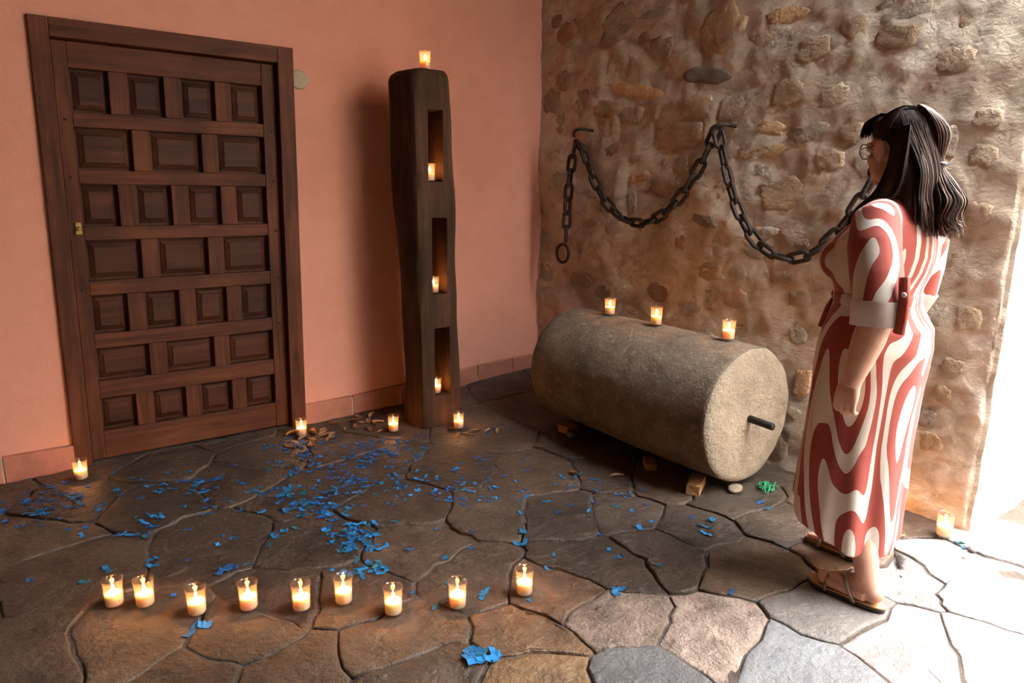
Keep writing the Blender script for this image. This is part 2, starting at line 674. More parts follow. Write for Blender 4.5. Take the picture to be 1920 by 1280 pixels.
TR = [(1320, 140, 46, 17, (.42, .40, .38)), (1350, 52, 44, 50, (.98, .80, .62)), (1185, 168, 56, 13, (1.35, 1.0, .62)), (1192, 332, 18, 11, (1.15, .78, .58)),
      (1155, 45, 34, 38, (.8, .72, .62)), (1235, 90, 24, 24, (.85, .75, .68)), (1040, 40, 10, 14, (.6, .5, .45)), (1205, 68, 14, 12, (.65, .55, .5)),
      (1255, 215, 42, 30, (.95, .82, .70)), (1300, 200, 34, 26, (1.0, .92, .8)), (1135, 205, 26, 18, (.85, .75, .62)), (1180, 215, 22, 18, (.85, .72, .6)),
      (1265, 255, 50, 30, (.95, .78, .62)), (1425, 285, 50, 13, (1.0, .8, .55)), (1460, 365, 42, 34, (.85, .7, .55)), (1440, 240, 26, 14, (1.2, .95, .7)),
      (1475, 170, 34, 26, (1.0, .95, .8)), (1470, 25, 40, 16, (1.15, .85, .58)), (1125, 548, 17, 14, (.5, .47, .45)), (1225, 550, 22, 20, (.65, .55, .48)),
      (1320, 415, 24, 12, (.55, .5, .45)), (1275, 455, 10, 16, (.8, .55, .45)), (1410, 470, 22, 14, (.62, .56, .5)), (1490, 630, 18, 18, (.85, .82, .78)),
      (1085, 525, 20, 14, (.75, .66, .58)), (1060, 60, 20, 22, (.95, .7, .55)), (1055, 150, 16, 20, (.75, .62, .52)), (1030, 190, 16, 24, (.72, .62, .52)),
      (1145, 280, 16, 12, (.75, .6, .5)), (1240, 350, 32, 20, (.95, .8, .66)), (1520, 90, 32, 26, (.9, .8, .68)), (1560, 180, 30, 24, (.85, .78, .68)),
      (1590, 250, 26, 20, (.85, .76, .66)), (1550, 300, 30, 22, (.9, .78, .66)), (1600, 50, 30, 24, (.85, .72, .6)), (1680, 70, 44, 24, (.8, .7, .58)),
      (1790, 110, 40, 26, (.75, .66, .58)), (1850, 220, 30, 20, (.85, .78, .7)), (1840, 290, 34, 22, (.78, .7, .62)), (1830, 400, 30, 26, (1.0, .9, .78)),
      (1780, 690, 26, 18, (.7, .62, .52)), (1810, 600, 26, 26, (.9, .8, .66)), (1760, 740, 24, 18, (.85, .72, .58)), (1740, 830, 24, 20, (1.0, .82, .62)),
      (1490, 560, 22, 20, (.8, .7, .58)), (1460, 520, 26, 14, (.75, .65, .55)), (1500, 720, 18, 30, (1.1, .8, .55)), (1500, 460, 18, 14, (.8, .68, .56)),
      (1130, 620, 22, 10, (.8, .65, .52)), (1370, 560, 24, 20, (.95, .72, .56)), (1330, 510, 26, 18, (.95, .74, .58))]
placed = []
for k, (px, py, hw, hh, tint) in enumerate(TR):
    P = on_wall_x(px, py, XS)
    sy = abs(on_wall_x(px + hw, py, XS).y - on_wall_x(px - hw, py, XS).y) / 2
    sz = abs(on_wall_x(px, py + hh, XS).z - on_wall_x(px, py - hh, XS).z) / 2
    if not (YE + .1 < P.y < YP - .03): continue
    wall_stone(P.y, P.z, sy, sz, tint, .006, k, 18)
    placed.append((P.y, P.z, max(sy, .03), max(sz, .03)))
tries = 0
while tries < 9000 and len(placed) < 235:
    tries += 1
    y_, z_ = random.uniform(YE + .14, YP - .08), random.uniform(.03, CEIL - .05)
    w, h = random.uniform(.035, .14), random.uniform(.028, .085)
    if y_ - w < YE + .1 or y_ + w > YP: continue
    if any(abs(y_ - a) < (w + c) * .98 and abs(z_ - b) < (h + d) * .98 for a, b, c, d in placed): continue
    b_ = random.uniform(.75, 1.15)
    tw = random.uniform(-.08, .12)
    wall_stone(y_, z_, w, h, (b_ * (1 + tw), b_, b_ * (1 - tw)), random.uniform(-.006, .005), 100 + tries, 18)
    placed.append((y_, z_, w, h))


# unseen shell of the covered passage, added and darkened to limit the daylight
def slab(name, x0, x1, y0, y1, z0, z1, mat, label):
    return tag(MB().box(x0, x1, y0, y1, z0, z1).build(name, mat, None, False), label, None, None, 'structure')


slab('ceiling', -3.0, 2.5, -2.6, 4.4, CEIL, CEIL + .2, MAT['beams'], 'unseen dark boarded ceiling, cut to shape the daylight')
slab('ceiling', 2.5, 3.45, YE - .05, 4.4, CEIL, CEIL + .2, MAT['beams'], 'unseen dark ceiling by the stone wall, shaping the daylight')
slab('wall_unseen_left', -3.2, -3.0, -2.6, 4.2, -.06, CEIL, MAT['roller'], 'unseen side wall added dark to limit the fill light')
slab('wall_unseen_front', -3.2, 2.5, -2.8, -2.6, -.06, CEIL, MAT['roller'], 'unseen wall behind the viewer added dark to limit fill light')
slab('wall_sky_block', 2.5, 7.2, -3.75, -3.55, -.06, 5.6, MAT['plaster'], 'unseen facade added across the street to block low sky light')  # unseen facades added to cut the low sky light
slab('wall_sky_block', 6.95, 7.15, -3.55, 1.2, -.06, 5.6, MAT['plaster'], 'unseen facade added beside the street to block low sky light')
slab('wall_leak_stop', -3.2, 3.6, YP + .14, YP + .3, -.06, CEIL, MAT['joint'], 'unseen dark backing added behind the door against light leaks')  # added backing, keeps sky light from leaking round the door
#DETAILS

# ------------------------------------------------------------------ the old door
door = tag(empty('door_1', (.77, YP, 0)), 'dark stained wooden panelled door in a heavy frame', None, None, 'structure')


def dbox(name, x0, x1, z0, z1, y0, y1, mat, parent=door, bevel=.004):
    """upright box in the door plane; corners follow the door's lean"""
    lx, ly = .77, YP
    v = []
    for (x, z) in ((x0, z0), (x1, z0), (x1, z1), (x0, z1)):
        v.append((dskew(x, z) - lx, y0 - ly, z))
    for (x, z) in ((x0, z0), (x1, z0), (x1, z1), (x0, z1)):
        v.append((dskew(x, z) - lx, y1 - ly, z))
    mb = MB().add(v, [(0, 1, 2, 3), (5, 4, 7, 6), (3, 2, 6, 7), (0, 4, 5, 1), (1, 5, 6, 2), (4, 0, 3, 7)])
    return mb.build(name, mat, parent, False, bevel)


FW = .075
dbox('frame_jamb', DX0 - .004, DX0 + FW, -.03, DTOP, YP - .022, YP + .11, MAT['door'])
dbox('frame_jamb', DX1 - FW - .008, DX1 + .004, -.03, DTOP, YP - .022, YP + .11, MAT['door'])
dbox('frame_head', DX0 + FW, DX1 - FW - .008, DTOP - .085, DTOP, YP - .021, YP + .11, MAT['doorx'])
LX0, LX1, LZ1 = DX0 + FW + .003, DX1 - FW - .011, DTOP - .088
YL = YP + .035          # front of the leaf
dbox('back_board', LX0, LX1, .0, LZ1, YL + .041, YL + .06, MAT['doorpanel'], door, 0)
SW = .062
dbox('stile', LX0, LX0 + SW, .0, LZ1, YL - .006, YL + .045, MAT['door'])
dbox('stile', LX1 - SW - .012, LX1, .0, LZ1, YL - .006, YL + .045, MAT['door'])
IX0, IX1 = LX0 + SW, LX1 - SW - .012
rows = [(1.757, 1.958), (1.487, 1.688), (1.212, 1.419), (.942, 1.145), (.669, .868), (.419, .593), (.150, .327)]
edges = [LZ1] + [z for r in rows for z in (r[1], r[0])] + [0.0]
for k in range(0, len(edges), 2):
    dbox('rail', IX0, IX1, edges[k + 1], edges[k], YL - .004, YL + .045, MAT['doorx'])
for k, (z0, z1) in enumerate(rows):
    n = 4 if k % 2 == 0 else 3
    mw = .082
    pw = (IX1 - IX0 - (n - 1) * mw) / n
    for q in range(n):
        a = IX0 + q * (pw + mw)
        if q < n - 1:
            dbox('muntin', a + pw, a + pw + mw, z0, z1, YL - .002, YL + .045, MAT['door'])
        # raised and fielded panel: sunk edge, sloping bevel, flat field
        lx, ly = .77, YP
        rr = []
        for ins, y in ((0.0, YL + .040), (.012, YL + .040), (.014, YL + .036), (.034, YL + .026), (.037, YL + .022)):
            rr.append([Vector((dskew(x, z) - lx, y - ly, z)) for x, z in
                       ((a + ins, z0 + ins), (a + pw - ins, z0 + ins), (a + pw - ins, z1 - ins), (a + ins, z1 - ins))])
        MB().rings(rr, False, True).build('panel', MAT['doorpanel'], door, False)
for (x, z) in ((LX1 - .03, 1.72), (LX1 - .03, 1.45), (LX1 - .03, 1.17), (LX1 - .03, .90), (LX1 - .03, .63), (LX0 + .03, 1.72), (LX0 + .03, 1.45), (LX0 + .03, .9)):
    MB().ell((dskew(x, z) - .77, YL - .006 - YP, z), (.007, .005, .007), 8, 6).build('nail_head', MAT['ironbar'], door)
# latch plate on the left stile
lk = MB().box(-.014, .014, -.006, .0, -.03, .03).build('latch_plate', MAT['brass'], door, False, .003, (dskew(LX0 + .04, 1.2) - .77, YL - .006 - YP, 1.205))
MB().lathe([(.004, 0), (.010, .004), (.011, .012), (.006, .017)], 10).build('latch_knob', MAT['brass'], lk, True, 0, (0, -.006, .0)).rotation_euler = (PI / 2, 0, 0)

# round cover on the wall behind the door frame
pl = MB()
pl.lathe([(.0505, 0), (.052, .004), (.050, .012), (.044, .016), (.02, .018)], 28)
wp = pl.build('wall_plate', MAT['beige'], None, True, 0, (1.422, YP - .001, 2.005))
wp.rotation_euler = (PI / 2, 0, 0)
tag(wp, 'round beige cover plate on the pink wall at the door frame corner', 'cover plate')

# ------------------------------------------------------------------ hewn wooden post with mortises
post_levels = [(-.02, 1.878, 1.889, 2.160), (.30, 1.876, 1.874, 2.152), (.62, 1.872, 1.872, 2.140), (.97, 1.862, 1.869, 2.129), (1.20, 1.842, 1.866, 2.124),
               (1.46, 1.824, 1.863, 2.119), (1.76, 1.818, 1.860, 2.110), (2.00, 1.816, 1.860, 2.104), (2.035, 1.828, 1.872, 2.098), (2.055, 1.86, 1.90, 2.085)]
PYF, PYB = 3.45, 3.71


def lerp_levels(z):
    for a, b in zip(post_levels, post_levels[1:]):
        if a[0] <= z <= b[0]:
            t = (z - a[0]) / (b[0] - a[0])
            return [a[i] + (b[i] - a[i]) * t for i in (1, 2, 3)]
    return post_levels[-1][1:]


rr = []
zl = [-.02 + 2.02 * k / 46 for k in range(47)] + [2.02, 2.037, 2.05, 2.055]
for z in zl:
    L, Cn, Rr = lerp_levels(z)
    yf, yb = PYF + (.012 if z > 2.03 else 0) * (z - 2.03) / .025, PYB - (.012 if z > 2.03 else 0)
    corners = [(Cn, yf), (Rr, yf), (Rr + .005, yb), (L, yb)]
    ring = []
    for k in range(4):
        a, b = Vector(corners[k]), Vector(corners[(k + 1) % 4])
        p0 = Vector(corners[k - 1])
        d0, d1 = (p0 - a).normalized(), (b - a).normalized()
        rc = .036
        for s in (0, .5, 1):
            if s == 0: q = a + d0 * rc
            elif s == .5: q = a + (d0 + d1) * rc * .29
            else: q = a + d1 * rc
            ring.append(q)
        for s in (.25, .42, .58, .75):
            ring.append(a + (b - a) * s)
    cx, cy = sum(p.x for p in ring) / len(ring), sum(p.y for p in ring) / len(ring)
    R3 = []
    for p in ring:
        d = Vector((p.x - cx, p.y - cy)).normalized()
        w = .016 * nz(p.x * 5, p.y * 5, z * 2.6) + .006 * nz(p.x * 22, p.y * 22, z * 4)
        R3.append(Vector((p.x + d.x * w, p.y + d.y * w, z)))
    rr.append(R3)
post = MB().rings(rr).build('tmp_post', MAT['post'], None, False)
niches = [(1.944, 2.040, 1.455, 1.845), (1.959, 2.056, .812, 1.255), (1.968, 2.073, .195, .612)]
cut = MB()
for x0, x1, z0, z1 in niches:
    cut.box(x0, x1, PYF - .05, PYF + .175, z0, z1)
cutter = cut.build('tmp_cut', MAT['post'], None, False)
bo = post.modifiers.new('b', 'BOOLEAN')
bo.object = cutter
bo.operation = 'DIFFERENCE'
bo.solver = 'EXACT'
dg = bpy.context.evaluated_depsgraph_get()
me = bpy.data.meshes.new_from_object(post.evaluated_get(dg))
bpy.data.objects.remove(post)
bpy.data.objects.remove(cutter)
bm = bmesh.new()
bm.from_mesh(me)
for e in bm.edges:
    e.smooth = not (len(e.link_faces) == 2 and e.calc_face_angle(0) > .6)
bm.to_mesh(me)
bm.free()
me.polygons.foreach_set('use_smooth', [True] * len(me.polygons))
post = link(bpy.data.objects.new('wooden_post', me))
tag(post, 'tall dark hewn wooden post with three square mortises holding candles', 'wooden post')

# ------------------------------------------------------------------ stone roller
RC = Vector((2.765, 0, .368))
RR = .340
RY0, RY1 = 1.835, 3.16
roller = empty('stone_roller', (RC.x, (RY0 + RY1) / 2, 0))
tag(roller, 'large rough stone roller lying on chocks along the stone wall', 'stone roller')
NR = 72
ym = (RY0 + RY1) / 2


def rring(y, r, amp=1.0):
    ring = []
    for j in range(NR):
        a = 2 * PI * j / NR
        d = .010 * nz(_c(a) * 1.4, _s(a) * 1.4, y * 1.6) + .004 * nz(_c(a) * 6, _s(a) * 6, y * 9) + .002 * nz(_c(a) * 16, _s(a) * 16, y * 25)
        q = r + d * amp * min(1, r / RR + .2)
        ring.append(Vector((q * _c(a), y - ym + .004 * nz(_c(a) * r * 16, _s(a) * r * 16, 3) * (1 if r < RR * .97 else 0), RC.z + q * _s(a))))
    return ring


ys = [RY0 + .035 + (RY1 - RY0 - .09) * k / 40 for k in range(41)]
body = [rring(RY0 + .012, RR * .965)] + [rring(RY0 + .022, RR * .982)] + [rring(y, RR * (1 - .02 * abs(2 * (y - ym) / (RY1 - RY0)) ** 3)) for y in ys] + \
       [rring(RY1 - .03, RR * .955), rring(RY1 - .008, RR * .90), rring(RY1, RR * .8), rring(RY1 + .004, RR * .4)]
MB().rings(body, False, True).build('body', MAT['roller'], roller)
face = [rring(RY0 + .012, RR * .965), rring(RY0 + .004, RR * .94), rring(RY0, RR * .88), rring(RY0 - .003, RR * .66), rring(RY0, RR * .44), rring(RY0 + .002, RR * .22)]
mb = MB().rings(face, False, True)
mb.f = [tuple(reversed(f)) for f in mb.f]
mb.build('end_face', MAT['rollerend'], roller)
bar = MB()
bar.tube([(0.0, RY0 + .05 - ym, RC.z - .012), (-.002, RY0 - .03 - ym, RC.z - .014), (-.002, RY0 - .125 - ym, RC.z - .018), (-.002, RY0 - .13 - ym, RC.z - .018)], [.019, .018, .017, .013], 14)
bar.build('axle', MAT['ironbar'], roller)


def roller_top(x):
    return RC.z + math.sqrt(max(0, RR * RR - (x - RC.x) ** 2))


def lump(name, loc, size, mat, label, cat, rz=0, seed=0, box=True, group=None):
    rnd = random.Random(seed)
    mb = MB()
    if box:
        mb.box(-size[0], size[0], -size[1], size[1], 0, size[2] * 2)
        for p in mb.v:
            p.x += rnd.uniform(-.12, .12) * size[0]
            p.y += rnd.uniform(-.12, .12) * size[1]
            p.z += rnd.uniform(-.12, .12) * size[2] if p.z > .001 else 0
        o = mb.build(name, mat, None, False, min(size) * .16, loc)
    else:
        mb.ell((0, 0, size[2] * .9), size, 12, 8)
        for p in mb.v:
            k = 1 + .22 * nz(p.x / size[0] + seed, p.y / size[1], p.z / size[2])
            p.x *= k
            p.y *= k
        o = mb.build(name, mat, None, True, 0, loc)
    o.rotation_euler = (0, 0, rz)
    return tag(o, label, cat, group)


p = on_floor(1278, 897)
lump('wooden_chock', (2.56, 1.965, gz(2.56, 1.965, .04)), (.075, .035, .024), MAT['chock'], 'pale wooden chock under the near end of the stone roller', 'chock', .5, 3)
lump('wooden_chock', (2.585, 2.95, gz(2.585, 2.95, .03)), (.045, .04, .022), MAT['chock'], 'small wooden chock under the far end of the stone roller', 'chock', .2, 5)
lump('loose_stone', (2.54, 2.86, gz(2.54, 2.86, .02)), (.03, .026, .02), MAT['pebble'], 'small stone beside the chock at the far end of the roller', 'stone', .2, 6, False)
lump('loose_stone', (2.70, 1.84, gz(2.70, 1.84, .02)), (.06, .035, .012), MAT['rollerend'], 'flat stone chip under the near end face of the roller', 'stone', .4, 8, False)
lump('loose_stone', (2.98, 1.62, gz(2.98, 1.62, .02)), (.06, .05, .045), MAT['rollerend'], 'pale stone against the wall foot beside the roller end', 'stone', .4, 9, False)
lump('wooden_chock', (2.60, 2.30, gz(2.60, 2.30, .03)), (.05, .03, .018), MAT['chock'], 'dark sliver of wood under the middle of the roller', 'chock', .9, 12)
q = on_floor(1824, 1030)
lump('pebble', (q.x, q.y, gz(q.x, q.y)), (.024, .017, .012), MAT['pebble'], 'dark pebble on the bright paving by the end of the stone wall', 'pebble', .3, 4, False)
q = on_floor(1690, 1006)
tw = MB().tube([(-.03, 0, .006), (-.01, .004, .009), (.015, -.003, .008), (.032, .003, .006)], [.003, .006, .006, .003], 7).build('bark_chip', MAT['leaf'], None, True, 0, (q.x, q.y, gz(q.x, q.y, .02)))
tag(tw, 'thin brown bark chip on the paving behind the sandals', 'bark chip')

# ------------------------------------------------------------------ chain on the stone wall
XC = XS - .048


def catenary(p0, p1, zmin, n=200):
    # cosh curve through p0, p1 (y,z) with lowest point zmin
    d = p1[0] - p0[0]
    best = None
    for k in range(1, 400):
        a = .02 + k * .01
        lo, hi = 0.0, 1.0
        # position of the minimum by the height difference
        for _ in range(40):
            m = (lo + hi) / 2
            f = a * math.cosh(m * d / a) - a * math.cosh((1 - m) * d / a)
            if f < p0[1] - p1[1]: lo = m
            else: hi = m
        zlow = p0[1] - (a * math.cosh(lo * d / a) - a)
        e = abs(zlow - zmin)
        if best is None or e < best[0]: best = (e, a, lo)
    _, a, m = best
    y0 = p0[0] + m * d
    zb = p0[1] - a * (math.cosh((p0[0] - y0) / a) - 1)
    return [Vector((XC, p0[0] + d * k / n, zb + a * (math.cosh((p0[0] + d * k / n - y0) / a) - 1))) for k in range(n + 1)]


H1, H2, H3 = Vector((XC, 3.485, 1.80)), Vector((XC, 2.385, 1.755)), Vector((XC, 1.47, 1.69))


def cat2(a, b, zmin):
    pts_ = catenary((-a.y, a.z), (-b.y, b.z), zmin)
    return [Vector((XC, -p.y, p.z)) for p in pts_]


path = [Vector((XC, 3.585, 1.08)), Vector((XC, 3.575, 1.35)), Vector((XC, 3.55, 1.58)), Vector((XC, 3.50, 1.775))]
dense = []
for a, b in zip(path, path[1:]):
    for k in range(40): dense.append(a + (b - a) * (k / 40))
dense += cat2(H1, H2, 1.215) + cat2(H2, H3, 1.115)
for p in dense:
    p.x = XC - .012 - max(0, relief(XS - p.y, p.z))
chain = empty('iron_chain', (XC, 2.4, 1.1))
tag(chain, 'heavy rusted iron chain draped in two swags along the stone wall', 'chain')
LP, LWd, LR = .090, .0235, .0115      # pitch, half width of the centre line, wire radius


def link_mesh():
    hl = LP / 2 - .001 + LR * .9 - LWd
    ptsl = []
    for k in range(9): a = -PI / 2 + PI * k / 8; ptsl.append((hl + LWd * _c(a), LWd * _s(a), 0))
    for k in range(9): a = PI / 2 + PI * k / 8; ptsl.append((-hl + LWd * _c(a), LWd * _s(a), 0))
    mb = MB().tube(ptsl, LR, 8, True)
    o = mb.build('link', MAT['iron'], chain)
    return o


proto = link_mesh()
first, acc, last, k = True, 0.0, dense[0], 0
anchors = [dense[0]]
for p in dense[1:]:
    if (p - anchors[-1]).length >= LP:
        anchors.append(p.copy())
for k, (a, b) in enumerate(zip(anchors, anchors[1:])):
    o = proto if k == 0 else link(proto.copy(), chain)
    t = (b - a).normalized()
    xax = t
    yax = Vector((1, 0, 0)).cross(t).normalized()
    zax = xax.cross(yax)
    rot = Matrix((xax, yax, zax)).transposed()
    rot = rot @ Matrix.Rotation(math.radians(28 if k % 2 else 118 - 22 * ((k * 7) % 3 - 1)), 3, 'X')
    m4 = rot.to_4x4()
    m4.translation = (a + b) / 2 - chain.location
    o.matrix_basis = m4
# ring at the free end
rc_ = Vector((XC - .004 - .02, 3.60, .995))
ringpts = [(0, .062 * _c(2 * PI * k / 28), .062 * _s(2 * PI * k / 28)) for k in range(28)]
MB().tube(ringpts, .0105, 10, True).build('end_ring', MAT['iron'], chain, True, 0, rc_ - chain.location)
for nm, Hh, lab in (('a', H1, 'iron wall hook holding the chain nearest the pink wall'), ('b', H2, 'iron wall hook holding the middle of the chain'),
                    ('c', H3, 'iron wall hook holding the chain behind the head of the person')):
    hk = MB().tube([(.085, -.050, .016), (.03, -.045, .020), (-.006, -.036, .022), (-.024, -.018, .018), (-.030, .0, .006), (-.028, .008, -.012), (-.016, .012, -.024)],
                   [.010, .010, .010, .010, .0095, .009, .007], 9).build('wall_hook', MAT['iron'], None, True, 0, Hh + Vector((-.018, 0, -.018)))
    tag(hk, lab, 'hook', 'hooks of the wall chain')

# ------------------------------------------------------------------ candles
GH = .102
gprof = [(.0, .0), (.026, .0), (.0295, .003), (.031, .012), (.0312, .05), (.0305, .075), (.0325, .094), (.0342, GH)]
ginner = [(.0325, GH), (.0308, .093), (.0288, .074), (.0292, .05), (.029, .012), (.026, .0065), (.0, .006)]
gm = MB().lathe([(max(r, .0008), z) for r, z in gprof + ginner], 28, (0, 0, 0), True, True)
g_me = gm.build('tmp', MAT['glass']).data
wm = MB().lathe([(.020, .0072), (.0262, .0085), (.0286, .013), (.0286, .046), (.0275, .0505), (.020, .0495), (.008, .0485), (.001, .0484)], 24)
w_me = wm.build('tmp', MAT['wax']).data
fm = MB().lathe([(.0012, .054), (.0040, .057), (.0060, .063), (.0058, .069), (.0040, .077), (.0020, .084), (.0004, .089)], 12)
f_me = fm.build('tmp', MAT['flame']).data
km = MB().tube([(0, 0, .046), (.0004, 0, .052), (.001, 0, .058)], .0009, 6)
k_me = km.build('tmp', MAT['ironbar']).data
for o in [o for o in COL.objects if o.name.startswith('tmp')]:
    bpy.data.objects.remove(o)
crnd = random.Random(3)
CPOS = []


def candle(x, y, z, label, group=None, power=1.0, sc=1.0):
    r = empty('candle', (x, y, z))
    CPOS.append((x, y))
    r.scale = (sc, sc, sc)
    r.rotation_euler = (0, 0, crnd.uniform(0, 6))
    tag(r, label, 'candle', group)
    for nm, me_ in (('glass_cup', g_me), ('wax', w_me), ('wick', k_me), ('flame', f_me)):
        link(bpy.data.objects.new(nm, me_), r)
    ld = bpy.data.lights.new('candle_light', 'POINT')
    ld.energy = CANDLE_W * power
    ld.color = (1.0, .38, .10)
    ld.shadow_soft_size = .006
    lo = bpy.data.objects.new('candle_light', ld)
    lo.location = (0, 0, .073)
    link(lo, r)
    return r


row_lab = ['candle in glass at the left end of the row on the paving', 'second candle from the left in the row on the paving', 'third candle from the left in the row with a blue scrap before it',
           'fourth candle from the left in the row on the paving', 'middle candle of the nine in the row on the paving', 'sixth candle from the left in the row on the paving',
           'seventh candle from the left in the row on the paving', 'eighth candle in the row with a deeper yellow glow', 'candle at the right end of the row on the paving set back']
for (px, py), lab in zip(((215, 1140), (273, 1140), (370, 1156), (467, 1148), (566, 1149), (645, 1138), (738, 1159), (858, 1146), (983, 1121)), row_lab):
    q = on_floor(px, py - 9)
    candle(q.x, q.y, gz(q.x, q.y, .028), lab, 'row of candles on the paving')
for (px, py), lab in (((153, 903), 'candle on the floor at the left foot of the door frame'), ((566, 823), 'candle on the floor at the right foot of the door frame'),
                      ((738, 815), 'candle on the floor just left of the wooden post'), ((860, 810), 'candle on the floor just right of the wooden post'),
                      ((1680, 966), 'candle at the stone wall foot partly behind the striped dress'), ((1768, 1013), 'candle at the end of the stone wall by the bright paving')):
    q = on_floor(px, py - 5, gz(*on_floor(px, py).to_2d()))
    candle(min(q.x, XS - .075), q.y, gz(q.x, q.y, .028), lab, 'candles on the floor by the walls')
for (x0, x1, z0, z1), lab, dx in zip(niches, ('candle in the top mortise of the wooden post', 'candle in the middle mortise of the wooden post', 'candle in the bottom mortise of the wooden post'), (.0, .0, .0)):
    candle(x0 + .037, PYF + .055, z0, lab, 'candles in the post mortises')
candle(1.985, 3.545, 2.0556, 'candle standing on top of the wooden post')
for (X, Y), lab in (((2.775, 2.82), 'candle on the stone roller nearest the corner'), ((2.765, 2.455), 'middle candle on top of the stone roller'),
                    ((2.775, 2.0), 'candle on the stone roller nearest the person')):
    candle(X, Y, roller_top(X) + .001, lab, 'candles on the stone roller')

# ------------------------------------------------------------------ scraps of blue tissue, leaves, string
srnd = random.Random(11)
scrap_me = []
for k in range(12):
    L, W = (.036, .016) if k < 5 else ((.028, .022) if k < 9 else (.050, .015))
    mb = MB()
    n = 5
    rr = []
    for i in range(n + 1):
        t = i / n
        zc = .003 + srnd.uniform(0, .006) * (1 if k % 2 else .5) + .005 * abs(t - .5)
        yo = srnd.uniform(-.003, .003)
        w = W * srnd.uniform(.7, 1.05) / 2
        rr.append([Vector(((t - .5) * L, -w + yo, zc)), Vector(((t - .5) * L, w + yo, zc + srnd.uniform(-.002, .005))),
                   Vector(((t - .5) * L, w + yo, zc + .0012)), Vector(((t - .5) * L, -w + yo, zc + .0012))])
    mb.rings(rr)
    zmin = min(p.z for p in mb.v)
    for p in mb.v: p.z -= zmin
    for mt in MAT['blue']:
        o = mb.build('tmp', mt, None, False)
        scrap_me.append((o.data, ('strip' if k >= 9 else 'square' if k >= 5 else 'flake'), mt.name))
        bpy.data.objects.remove(o)
special = [(362, 1176, .06, ''), (384, 1171, .055, ''), (420, 1070, .07, ''), (437, 1063, .05, ''), (288, 1047, .05, ''), (286, 1060, .05, ''), (325, 1113, .03, ''), (55, 1088, .03, ''), (158, 1093, .045, ''), (200, 1068, .05, ''),
           (886, 1232, .07, ''), (897, 1245, .07, ''), (915, 1236, .06, ''), (882, 1224, .06, ''), (903, 1228, .05, ''), (925, 1230, .05, ''), (905, 1114, .05, ''), (910, 1107, .04, ''), (992, 1125, .025, ''), (772, 1112, .028, ''), (815, 1140, .035, ''),
           (840, 1092, .03, ''), (1155, 1110, .05, ''), (1160, 1102, .05, ''), (1372, 1107, .035, ''), (1235, 1060, .03, ''), (1160, 1040, .04, ''), (1142, 1028, .035, ''), (1200, 988, .05, ''), (1126, 1000, .03, ''),
           (1320, 985, .045, ''), (1323, 998, .04, ''), (1298, 968, .03, ''), (1335, 974, .05, ''), (1026, 1062, .03, ''), (1037, 1040, .03, ''), (980, 1000, .05, ''), (983, 1018, .05, ''), (972, 1018, .05, ''), (883, 1026, .03, ''),
           (768, 1028, .035, ''), (834, 1044, .035, ''), (818, 989, .025, ''), (1440, 953, .03, ''), (1425, 943, .04, ''), (1800, 1018, .04, ''), (1806, 1024, .03, ''), (1875, 938, .05, ''), (1895, 930, .06, ''), (1103, 958, .03, ''), (1070, 945, .03, '')]
plist = [(px, py, L, True) for px, py, L, _ in special]


def cluster(cx, cy, sx, sy, n, L=.034):
    for _ in range(n):
        plist.append((srnd.gauss(cx, sx), srnd.gauss(cy, sy), L * srnd.uniform(.7, 1.35), False))


cluster(590, 945, 26, 10, 34)
cluster(520, 922, 32, 9, 24)
cluster(620, 965, 20, 9, 20)
cluster(668, 1005, 17, 20, 62)
cluster(700, 1065, 16, 6, 12)
cluster(645, 1072, 12, 4, 8)
cluster(300, 905, 30, 10, 12)
cluster(395, 905, 34, 14, 22)
cluster(85, 935, 30, 12, 14)
cluster(75, 965, 10, 14, 9)
cluster(150, 935, 26, 8, 14)
cluster(10, 960, 18, 12, 8)
cluster(285, 985, 14, 16, 10)
cluster(245, 1006, 14, 3, 5)
cluster(400, 952, 24, 10, 7)
cluster(570, 838, 30, 10, 40, .032)
cluster(540, 870, 60, 16, 26, .03)
cluster(690, 850, 50, 14, 34, .03)
cluster(735, 838, 45, 9, 45, .03)
cluster(650, 900, 50, 16, 30, .03)
cluster(760, 905, 60, 18, 30, .03)
cluster(900, 890, 70, 24, 26, .03)
cluster(870, 935, 60, 12, 14, .03)
cluster(1090, 910, 90, 30, 22, .03)
cluster(930, 800, 30, 10, 8, .028)
cluster(1200, 910, 60, 20, 7, .03)
cluster(480, 1020, 60, 20, 8, .03)
for _ in range(60):
    plist.append((srnd.uniform(20, 900), srnd.uniform(860, 1010), .034 * srnd.uniform(.6, 1.2), False))
ok = []
for px, py, L, sp in plist:
    q = on_floor(px, py)
    if q.y > YP - .06 or q.x > XS - .06 and q.y > YE - .03: continue
    if PYF - .03 < q.y < PYB + .03 and 1.84 < q.x < 2.19: continue
    if 2.48 < q.x < 2.75 and 1.86 < q.y < 3.1: continue
    if any((q.x - a) ** 2 + (q.y - b) ** 2 < (.042 if sp else .058) ** 2 for a, b in CPOS): continue
    d = (q - CAMP).length
    ok.append((L / d * (q - CAMP).normalized().z * -1 + (9 if sp else 0), q, L, py, px))
ok.sort(key=lambda t: -t[0])
rest = MB()
